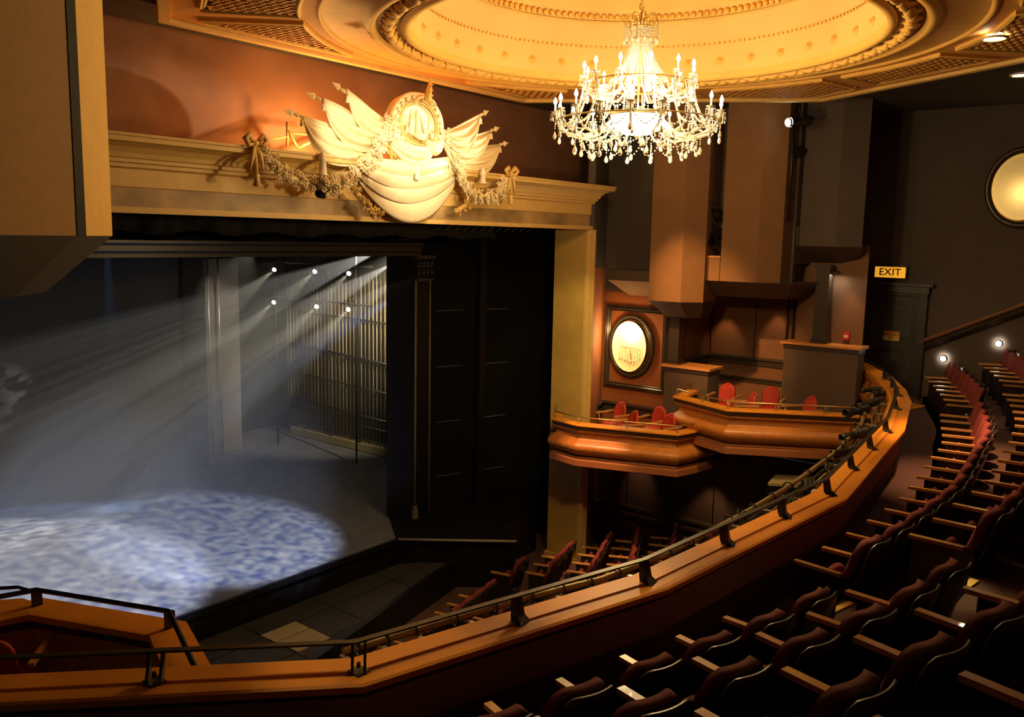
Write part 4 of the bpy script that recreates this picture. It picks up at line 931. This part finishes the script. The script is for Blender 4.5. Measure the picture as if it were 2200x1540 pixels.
for p_, h_, y_, t_, r_ in FL: f_ = flag(p_, h_, y_); pole(t_, r_, y_, f_)
# round shield
sc = G(893,266,9.36); RX, RZ = .50, .40
def E2(a, k, dy=0): return sc+Vector((RX*k*math.cos(a), dy, RZ*k*math.sin(a)))
m = MB(); rings = [(1.06,.1),(1.06,-.02),(1.0,-.07),(.90,-.06),(.86,-.02),(.78,-.05),(.74,-.0),(.4,-.03),(.001,-.05)]; vs = []
for k,dy in rings: vs += [E2(2*PI*i/48, k, dy) for i in range(48)]
m.add(vs, [(j*48+i, (j+1)*48+i, (j+1)*48+(i+1) % 48, j*48+(i+1) % 48) for j in range(len(rings)-1) for i in range(48)], True); m.build('shield', M_cream, crest)
mp_ = mat('bright_pearl', (.95,.85,.62), .2)
for i in range(22): a = 2*PI*(i+.5)/22; MB().ball(E2(a,.95,-.085), .03, 8, 6).build('pearl', mp_, crest)
m = MB()
for i in range(30): a = PI*.55+PI*.55*i/29; m.tube([E2(a,.83,-.05),E2(a,.66,-.04)], .006, 4)
m.tube([E2(PI*.5+PI*.75*i/16,.745,-.045) for i in range(17)], .008, 4); m.tube([E2(PI*.5+PI*.75*i/16,.68,-.045) for i in range(17)], .008, 4)
for i in range(4): m.tube([E2(PI*1.08+PI*.84*j/14,.70-.06*i,-.045) for j in range(15)], .01, 4)
for (k_,w_) in ((.845,.016),(.765,.012)): m.tube([E2(2*PI*i/40,k_,-.06) for i in range(40)], w_, 6, closed=True)
m.build('carved_rays', M_goldpl, crest)
m = MB(); m.tube([E2(2*PI*i/48,1.05,-.04) for i in range(48)], .035, 7, closed=True); m.build('outer_ring', M_cream, crest)
m = MB()   # relief figures within the shield
for (x,z,w,h,t) in ((-.17,-.02,.07,.30,.1),(-.03,.02,.09,.36,-.08),(.10,-.02,.07,.30,-.5),(.22,-.0,.06,.26,.15),(.0,-.16,.25,.06,0),(-.25,-.1,.05,.16,.3),(.27,-.14,.06,.12,-.3)):
    c = sc+Vector((x,-.055,z)); m.tube([c+Vector((-math.sin(t)*h/2,0,-h/2)),c+Vector((0,-.02,0)),c+Vector((math.sin(t)*h/2,0,h/2))], [w*.5,w*.42,w*.12], 8, flat=1)
m.build('relief_figures', M_cream, crest)
# crown cap and spire
m = MB(); cc = G(900,226,9.38)
def capf(u, v):
    a = PI*u; r = 1-v*.0; return cc+Vector((.24*math.cos(a)*(1-.25*v), -.05-.12*math.sin(v*PI), .15*math.sin(a)*(1-.6*v)+.0))
m.sheet(capf, 16, 8, .02)
m.tube([cc+Vector((.25*math.cos(PI*i/14),-.04,.16*math.sin(PI*i/14))) for i in range(15)], .02, 7); m.tube([cc+Vector((.12*math.cos(i*.5)*(1-i*.06),-.15,.06+.03*math.sin(i*.5))) for i in range(12)], .012, 6)
m.build('crown_cap', M_cream, crest)
a = G(918,219,9.2); b = G(926,165,9.2); m = MB(); m.tube([a,a.lerp(b,.25),a.lerp(b,.5),a.lerp(b,.8),b], [.07,.055,.045,.022,.004], 9)
for i in range(10): u = .05+i*.07; an = i*2.1; m.ball(a.lerp(b,u)+Vector((.06*(1-u)*math.cos(an),-.04,.0)), .022*(1-u*.6), 6, 5)
m.build('spire', M_orn if False else M_goldpl, crest)
# swags under the shield
def swag(l, c, r, l2, c2, r2, y, name='swag', nf=0, bul=.16):
    U = [G(*l,y), G(*c,y-bul), G(*r,y)]; D = [G(*l2,y), G(*c2,y-bul*.6), G(*r2,y)]
    def q(P, u): return P[0]*(1-u)**2+ (P[1]*2-(P[0]+P[2])*.5)*2*u*(1-u)+P[2]*u*u
    def fn(u, v): p = q(U,u).lerp(q(D,u),v); return p+Vector((0,-.10*math.sin(v*PI*.85+.15)*math.sin(u*PI)-(.02*math.sin(v*PI*nf) if nf else 0),0))
    m = MB(); m.sheet(fn, 28, 12 if not nf else 30, .02); return m.build(name, M_cream, crest)
swag((765,378),(878,400),(985,372),(768,385),(885,478),(984,380),9.56,bul=.10)
swag((768,366),(880,385),(988,362),(772,380),(880,437),(985,376),9.50,bul=.14)
swag((775,352),(882,362),(985,348),(776,366),(881,409),(986,364),9.44,bul=.16)
swag((795,338),(884,345),(972,335),(790,352),(882,382),(975,350),9.38,bul=.16)
swag((842,300),(880,312),(925,318),(838,312),(885,358),(928,330),9.28,'inner_swag',5,.1)
swag((915,300),(932,306),(948,296),(915,312),(932,333),(950,306),9.30,'inner_swag',3,.06)
m = MB(); c = G(896,338,9.15); m.ball(c,.04,8,6); m.tube([c,c+Vector((0,0,-.12))],.02,6); m.lathe([(.001,0),(.035,-.02),(.025,-.06),(.05,-.22),(.001,-.23)], c+Vector((0,0,-.1)), 10); m.build('centre_tassel', mat('white_plaster', (.95,.88,.7), .35), crest)
# garlands
def garland(pts, y, dens, size, name='garland', mt=M_cream, seed=3):
    rnd = random.Random(seed); A = [G(x,yy,y) for x,yy in pts]; m = MB(); L = sum((A[i+1]-A[i]).length for i in range(len(A)-1)); n = int(L*dens)
    m.tube([bez(A, i/20) for i in range(21)], size*.55, 7)
    for i in range(n):
        u = rnd.random(); p = bez(A,u)+Vector((rnd.uniform(-1,1)*size,-abs(rnd.gauss(0,.5))*size-.01,rnd.uniform(-1,1)*size)); k = rnd.random()
        d = Vector((rnd.uniform(-1,1),-.6*rnd.random(),rnd.uniform(-1,.8))).normalized(); w = d.cross(Vector((0,-1,0))); w = w.normalized() if w.length > .1 else Vector((1,0,0))
        if k < .6:   # leaf
            l = size*rnd.uniform(.7,1.4); m.add([p, p+d*l*.5+w*l*.22+Vector((0,-.012,0)), p+d*l, p+d*l*.5-w*l*.22+Vector((0,-.012,0)), p+d*l*.5+Vector((0,-.03,0))], [(0,1,4),(1,2,4),(2,3,4),(3,0,4),(0,3,2,1)])
        else:        # flower
            r = size*.32
            for q_ in range(5): a = 2*PI*q_/5+k*9; m.ball(p+Vector((r*math.cos(a),-.02,r*math.sin(a))), r*.6, 5, 4)
            m.ball(p+Vector((0,-.04,0)), r*.5, 5, 4)
    return m.build(name, mt, crest)
garland([(548,312),(575,345),(612,376),(665,395),(715,400)], 9.42, 110, .09, seed=1)
garland([(700,400),(745,385),(780,350),(805,318),(826,285),(830,262)], 9.30, 130, .10, seed=2)
garland([(948,285),(962,322),(978,355),(990,382)], 9.30, 120, .08, seed=4)
garland([(982,378),(1008,408),(1038,425),(1068,408),(1092,378)], 9.42, 120, .10, seed=5)
garland([(745,385),(770,420),(795,450),(800,462)], 9.46, 80, .08, 'leaf_spray', M_goldpl, 6); garland([(985,385),(1010,420),(1000,440),(975,455)], 9.5, 70, .07, 'leaf_spray', M_goldpl, 7)
garland([(820,300),(835,330),(850,350)], 9.30, 110, .06, 'leaf_spray', M_goldpl, 8)
for (x,y) in ((548,308),(1097,373)):   # bows with hanging tassels
    c = G(x,y,9.33); m = MB()
    for s_ in (-1,1):
        m.tube([c,c+Vector((s_*.10,-.03,.10)),c+Vector((s_*.16,-.03,.05)),c+Vector((s_*.10,-.02,-.03)),c], [.015,.035,.04,.03,.015], 6)
        m.tube([c,c+Vector((s_*.06,-.03,-.16)),c+Vector((s_*.10,-.02,-.33))], [.02,.03,.015], 5)
    m.ball(c,.045,8,6); m.tube([c,c+Vector((0,-.02,-.38))], .022, 6); m.lathe([(.001,0),(.04,-.02),(.03,-.06),(.055,-.16),(.001,-.17)], c+Vector((0,-.02,-.36)), 9); m.build('bow', M_goldpl, crest)
for (x,y,h) in ((693,330,.26),(1037,364,.2)):
    c = G(x,y,9.32); m = MB(); m.lathe([(.001,.03),(.04,.0),(.045,-.05),(.06,-.07),(.06,-.09),(.045,-.1),(.055,-h),(.075,-h-.01),(.075,-h-.03),(.001,-h-.03)], c, 12); m.build('small_pedestal', bpy.data.materials['white_plaster'], crest)
m = MB(); m.lathe([(.001,-.06),(.07,-.05),(.08,.05),(.06,.06),(.001,.02)], G(690,414,9.4), 14, ax=(0,-1,0)); m.build('black_lamp_can', M_black, crest)
# thin bracing wires behind the crest
m = MB(); W_ = lambda x,y: ony(x,y,10.9)
m.tube([W_(617,262),W_(617,315)], .018, 5); m.tube([W_(617,280),W_(640,318)], .022, 5); m.tube([W_(640,318),W_(680,300)], .022, 5); m.tube([W_(617,285),W_(665,290)], .012, 5); m.tube([W_(540,305),W_(617,294)], .012, 5)
m.build('brace', M_orn, crest)
# ================================================================== CHANDELIER
KX, KY = 9.85, 5.77
chd = thing('chandelier', (KX,KY,8.5), 'large two tier crystal chandelier with lit candles hanging from the dome', 'chandelier')
K = lambda r, a, z: Vector((KX+r*math.cos(a), KY+r*math.sin(a), z))
m = MB()
for i in range(46):
    z = 8.74+i*.034; s_ = (1,0) if i % 2 else (0,1); m.tube([Vector((KX+.011*math.cos(t_)*s_[0], KY+.011*math.cos(t_)*s_[1], z+.02*math.sin(t_))) for t_ in [2*PI*k/8 for k in range(8)]], .005, 4, closed=True)
m.build('chain', M_brass, chd)
m = MB(); m.tube([(KX,KY,7.3),(KX,KY,8.74)], .014, 8); m.tube([Vector((KX+.05*math.cos(t_),KY,8.79+.05*math.sin(t_))) for t_ in [2*PI*k/14 for k in range(14)]], .008, 5, closed=True); m.build('stem', M_brass, chd)
m = MB()
for i in range(8):
    a = 2*PI*i/8; m.tube([K(.03,a,8.55),K(.06,a,8.66),K(.12,a,8.71),K(.19,a,8.70),K(.225,a,8.64),K(.21,a,8.58),K(.16,a,8.59),K(.15,a,8.63)], .008, 5)
m.build('crown', M_brass, chd)
def beads(P, n, r, m=None, el=1.0):
    m = m or MB()
    for i in range(n): m.ball(bez(P, (i+.5)/n), r, 5, 4, el)
    return m
for i in range(16):  # crown drops
    a = 2*PI*i/16; m = beads([K(.21,a,8.58),K(.215,a,8.50),K(.21,a,8.42)], 5, .012); m.ball(K(.21,a,8.39), .018, 6, 5, 2.0); m.build('crown_drop', M_crystal, chd)
for i in range(30):  # inner column strands flaring downward
    a = 2*PI*i/30; m = beads([K(.13,a,8.56),K(.13,a,8.42),K(.16,a,8.25),K(.24,a,8.08),K(.37,a,7.92)], 26, .017); m.build('tent_strand', M_crystal, chd)
for (r,z,w) in ((.14,8.55,.012),(.14,8.40,.01),(.37,7.92,.014),(.70,7.86,.012),(.34,7.5,.02),(1.02,7.40,.010)):
    m = MB(); m.tube([K(r,2*PI*k/40,z) for k in range(40)], w, 6, closed=True); m.build('ring', M_brass, chd)
# glowing bowl
m = MB(); m.lathe([(.335,7.49),(.34,7.45),(.32,7.37),(.26,7.29),(.16,7.245),(.001,7.23)], (KX,KY,0), 28); m.build('bowl', M_bowl, chd)
m = MB(); m.lathe([(.345,7.50),(.355,7.485),(.345,7.47)], (KX,KY,0), 28); m.ball((KX,KY,7.215), .03, 8, 6); m.build('bowl_rim', M_brass, chd)
def candle(r, a, z):
    m = MB(); m.lathe([(.001,-.01),(.02,-.008),(.055,.012),(.06,.02),(.05,.016),(.012,.0)], K(r,a,z), 10); m.build('bobeche', M_crystal, chd)
    c_ = MB(); c_.tube([K(r,a,z),K(r,a,z+.105)], .011, 8); c_ = c_.build('candle', M_candle, chd)
    MB().lathe([(.001,0),(.016,.01),(.025,.032),(.018,.06),(.004,.09),(.001,.095)], K(r,a,z+.105), 8).build('bulb', M_bulb, c_)
    m = MB(); m.tube([K(r,a,z-.014)+Vector((.055*math.cos(2*PI*q_/12),.055*math.sin(2*PI*q_/12),0)) for q_ in range(12)], .004, 4, closed=True)
    for q_ in range(6):
        b = 2*PI*q_/6; p = K(r,a,z-.005)+Vector((.055*math.cos(b),.055*math.sin(b),0))
        for j in range(2): m.ball(p+Vector((0,0,-.018-.024*j)), .008, 5, 4)
        m.ball(p+Vector((0,0,-.075)), .010, 5, 4, 2.0)
    m.build('bobeche_drops', M_crystal, chd)
NLo, NUp = 18, 12
for i in range(NLo):
    a = 2*PI*i/NLo+.1; z = 7.49
    MB().tube([K(.34,a,7.42),K(.5,a,7.25),K(.72,a,7.20),K(.92,a,7.26),K(1.03,a,7.38),K(1.05,a,7.48)], [.012,.016,.018,.016,.013,.011], 7).build('arm', M_crystal, chd)
    candle(1.05, a, z+.0)
for i in range(NUp):
    a = 2*PI*i/NUp+.2
    MB().tube([K(.25,a,7.8),K(.4,a,7.70),K(.58,a,7.72),K(.68,a,7.82),K(.70,a,7.92)], [.012,.015,.016,.013,.01], 7).build('arm', M_crystal, chd)
    candle(.70, a, 7.93)
def drop(p, L, big=1.0, name='pendant'):
    m = MB(); n = max(2,int(L/.03))
    for j in range(n): m.ball(p+Vector((0,0,-.015-j*.028)), .0105, 5, 4)
    q = p+Vector((0,0,-.02-n*.028)); m.lathe([(.001,.0),(.010*big,-.02),(.022*big,-.055),(.024*big,-.07),(.014*big,-.092),(.001,-.1)], q, 6, smooth=False); m.build(name, M_crystal, chd)
for i in range(NLo):
    a = 2*PI*i/NLo+.1; drop(K(1.05,a,7.40), .14+.03*(i % 2)); drop(K(.80,a+.17,7.19), .10, 1.2)
for i in range(NLo):   # swags between arm ends and up to the upper tier
    a = 2*PI*i/NLo+.1; b = a+2*PI/NLo; mid = (a+b)/2
    beads([K(1.03,a,7.42),K(.99,mid,7.26),K(1.03,b,7.42)], 12, .012).build('swag', M_crystal, chd)
    beads([K(.74,a,7.19),K(.70,mid,7.04),K(.74,b,7.19)], 10, .012).build('swag', M_crystal, chd)
    beads([K(.69,a,7.84),K(.74,a,7.6),K(.86,a,7.38),K(1.0,a,7.30)], 26, .016).build('long_strand', M_crystal, chd)
for i in range(NUp):
    a = 2*PI*i/NUp+.2; b = a+2*PI/NUp; mid = (a+b)/2
    beads([K(.69,a,7.85),K(.64,mid,7.68),K(.69,b,7.85)], 12, .012).build('swag', M_crystal, chd); drop(K(.70,a,7.86), .10)
    beads([K(.36,a,7.92),K(.45,a,7.78),K(.60,a,7.72),K(.69,a,7.84)], 14, .011).build('strand', M_crystal, chd)
    beads([K(.37,a,7.9),K(.40,a,7.75),K(.40,a,7.6),K(.36,a,7.5)], 14, .011).build('strand', M_crystal, chd)
    drop(K(.42,a,7.26), .10, 1.1); drop(K(.60,a,7.21), .18, 1.2)
    beads([K(.34,a,7.47),K(.38,mid,7.24),K(.34,b,7.47)], 10, .009).build('swag', M_crystal, chd)
# ================================================================== LIGHTS
def light(kind, loc, energy, color, size=.1, aim=None, spot=None, blend=.5, name='lamp_or_fill_light', vis=True):
    ld = bpy.data.lights.new(name, kind); ld.energy = energy; ld.color = color
    if kind == 'AREA': ld.size = size
    else: ld.shadow_soft_size = size
    if spot: ld.spot_size = R_(spot); ld.spot_blend = blend
    o = bpy.data.objects.new(name, ld); COL.objects.link(o); o.location = loc
    if aim is not None: o.rotation_euler = (Vector(aim)-Vector(loc)).to_track_quat('-Z','Y').to_euler()
    return o
W1 = (1,.76,.42); W2 = (1,.68,.34)
light('POINT', (KX,KY,8.12), 55, (1,.80,.44), .25)
light('POINT', (8.7,10.6,7.25), 120, (1,.55,.18), .05, name='crest_backlight'); light('POINT', (10.6,10.7,7.2), 30, (1,.50,.16), .05, name='crest_backlight'); pass
for i in range(4): a = 2*PI*i/4+.6; light('POINT', (KX+.85*math.cos(a),KY+.85*math.sin(a),7.70), 62, (1,.74,.38), .10)
light('POINT', (KX,KY,6.2), 240, (1,.66,.28), .15)  # added fill point below the chandelier, no fixture there
light('SPOT', SP+aimc*.22, 4200, (1,.80,.50), .05, aim=(9.85,9.5,7.45), spot=13.5, blend=.8, name='crest_spot')
light('SPOT', (5.6,5.4,8.1), 1500, (1,.82,.56), .05, aim=(8.3,9.4,7.25), spot=15, blend=.7, name='crest_spot')  # added spot to brighten the left flags, no fixture there
light('SPOT', (7.2,5.0,7.9), 1700, (1,.82,.56), .05, aim=(9.6,9.5,6.95), spot=23, blend=.9, name='crest_spot')  # another added spot for the flags, without a fixture
light('SPOT', (12.01,2.16,8.34), 2200, (1,.50,.22), .1, aim=(12.4,1.9,3.3), spot=36, blend=.95)
light('SPOT', (15.99,2.46,8.5), 150, W2, .1, aim=(16.3,2.9,3), spot=95, blend=.8)
for (x,y,e) in ((1.9,4.2,200),(3.2,3.3,330),(5.0,2.95,330),(7.0,2.7,240),(9.6,2.7,160)): light('SPOT', (x+.3,y+2.6,8.4), e*1.1, (1,.66,.28), .06, aim=(x,y+.1,3.4), spot=17, blend=.8)
light('SPOT', (12.6,5.4,8.3), 500, W2, .05, aim=(11.9,2.0,3.2), spot=26, blend=.9)
light('SPOT', (17.75,8.1,4.55), 22, (1,.50,.18), .04, aim=(18.25,8.15,3.3), spot=62, blend=.7); light('SPOT', (17.8,6.95,4.8), 32, (1,.50,.18), .04, aim=(18.25,6.95,3.4), spot=52, blend=.7)
light('SPOT', (17.3,5.3,5.45), 30, (1,.52,.20), .05, aim=(17.55,5.2,4.0), spot=46, blend=.7)
light('POINT', (OV[0]-.13,OV[1],OV[2]+.30), 16, (1,.80,.46), .06); light('POINT', (OV[0]-.55,OV[1]+.05,OV[2]+.25), 26, (1,.70,.32), .10)
light('POINT', (OV2[0]-.3,OV2[1],OV2[2]-.1), 6, (1,.72,.30), .1)
light('SPOT', (7.4,4.4,8.4), 700, (1,.78,.36), .03, aim=(5.9,2.0,3.1), spot=7, blend=.5); light('SPOT', (8.2,7.2,8.4), 420, (1,.55,.3), .08, aim=(10.0,9.2,-.5), spot=22, blend=.8); light('SPOT', (8.6,4.4,8.4), 900, (1,.78,.36), .03, aim=(6.6,1.3,3.4), spot=9, blend=.5)  # first and last are added spots that brighten the step nosings
light('SPOT', (13.2,5.2,7.9), 650, (1,.60,.24), .08, aim=(15.0,7.0,2.4), spot=42, blend=.8)
light('SPOT', (10.6,8.2,8.3), 2600, (1,.50,.16), .08, aim=(15.8,7.7,4.7), spot=23, blend=1)
light('SPOT', (9.6,6.0,8.3), 1900, (1,.76,.28), .08, aim=(14.9,10.1,3.2), spot=26, blend=.8)
light('SPOT', (9.0,5.2,8.3), 700, (1,.66,.24), .06, aim=(2.6,5.7,7.0), spot=34, blend=.8)
light('SPOT', (11.4,8.9,8.2), 3000, (1,.5,.25), .08, aim=(14.5,8.85,-1), spot=17, blend=.8)
light('SPOT', (16.1,7.4,1.2), 20, (1,.5,.22), .05, aim=(16.6,7.6,-.3), spot=60, blend=.8); light('SPOT', (16.1,9.3,1.2), 8, (1,.5,.25), .05, aim=(16.6,9.3,.5), spot=60, blend=.8)
# stage: haze and beams
hz = MB(); hz.box((8.9,16.9,3.2),(14.4,8.6,6.3)); Mh = bpy.data.materials.new('stage_haze'); Mh.use_nodes = True; nt = Mh.node_tree; nt.nodes.clear()
vo = nt.nodes.new('ShaderNodeVolumeScatter'); vo.inputs['Density'].default_value = .022; vo.inputs['Anisotropy'].default_value = .0; vo.inputs['Color'].default_value = (.93,.95,1,1); oo = nt.nodes.new('ShaderNodeOutputMaterial'); nt.links.new(vo.outputs[0], oo.inputs['Volume'])
ho = hz.build('stage_haze', Mh); tag(ho, 'thin grey theatrical haze filling the stage', 'haze', None, 'stuff')
def gobo(lo, c1, c2, scale, lo_=.35, hi_=.65, stretch=(1,1,1)):
    ld = lo.data; ld.use_nodes = True; nt = ld.node_tree; em = nt.nodes['Emission']; tc = nt.nodes.new('ShaderNodeTexCoord'); mp = nt.nodes.new('ShaderNodeMapping'); mp.inputs['Scale'].default_value = stretch
    nz = nt.nodes.new('ShaderNodeTexNoise'); nz.inputs['Scale'].default_value = scale; nz.inputs['Detail'].default_value = 1.5; nt.links.new(tc.outputs['Normal'], mp.inputs['Vector']); nt.links.new(mp.outputs['Vector'], nz.inputs['Vector'])
    rp = nt.nodes.new('ShaderNodeMapRange'); rp.inputs['From Min'].default_value = lo_; rp.inputs['From Max'].default_value = hi_; nt.links.new(nz.outputs['Fac'], rp.inputs['Value'])
    mx = nt.nodes.new('ShaderNodeMix'); mx.data_type = 'RGBA'; mx.inputs['A'].default_value = (*c1,1); mx.inputs['B'].default_value = (*c2,1); nt.links.new(rp.outputs['Result'], mx.inputs['Factor']); nt.links.new(mx.outputs['Result'], em.inputs['Color']); return lo
for k_,(x_,e_) in enumerate(((9.3,16000),(6.5,19000),(3.7,18000))):
    g1 = light('SPOT', (x_-.8,5.6,8.3), e_, (1,1,1), .05, aim=(x_-.1,14.3,0), spot=22.5, blend=.45, name='gobo_spot'); gobo(g1, ((.12,.22,.60),(.18,.26,.60),(.28,.32,.54))[k_], ((.85,.9,1),(.88,.9,.98),(.95,.86,.88))[k_], 75)
for (x,y,z,ax_,ay_,az_,e,sp_) in ((15.3,16.4,5.5,8.0,18.0,2.8,14000,17),(15.3,15.9,5.2,7.2,17.6,1.2,12000,16),(15.2,15.4,4.9,6.4,17.0,.2,5000,16)):
    g3 = light('SPOT', (x,y,z), e, (1,1,1), .02, aim=(ax_,ay_,az_), spot=sp_, blend=.25, name='side_beam'); gobo(g3, (.02,.02,.02), (1,.92,.78), 60, .44, .54)
g4 = light('SPOT', (15.2,15.2,4.6), 4500, (.30,.52,1), .03, aim=(9,17.6,1.0), spot=13, blend=.5, name='side_beam')
g5 = light('SPOT', (8.85,17.6,6.0), 900, (.22,.48,1), .03, aim=(8.95,17.6,0), spot=9, blend=.6, name='blue_beam')
light('SPOT', (14.2,14.2,5.7), 1200, (1,.82,.55), .04, aim=(15.8,18.3,2.4), spot=56, blend=.6, name='side_wash')
light('SPOT', (12.3,17.6,5.6), 160, (1,.85,.66), .03, aim=(12.9,20.1,2.8), spot=60, blend=.5, name='side_wash')
SC.view_settings.view_transform = 'Standard'; SC.view_settings.look = 'None'; SC.view_settings.gamma = 1; SC.view_settings.use_curve_mapping = False; SC.view_settings.exposure = 0.0
try:
    SC.cycles.use_denoising = True; SC.cycles.max_bounces = 5; SC.cycles.diffuse_bounces = 3; SC.cycles.glossy_bounces = 2; SC.cycles.transmission_bounces = 4; SC.cycles.volume_bounces = 0; SC.cycles.sample_clamp_indirect = 4; SC.cycles.sample_clamp_direct = 0; SC.cycles.use_light_tree = True; SC.cycles.volume_step_rate = 4; SC.cycles.caustics_reflective = False; SC.cycles.caustics_refractive = False
except Exception: pass
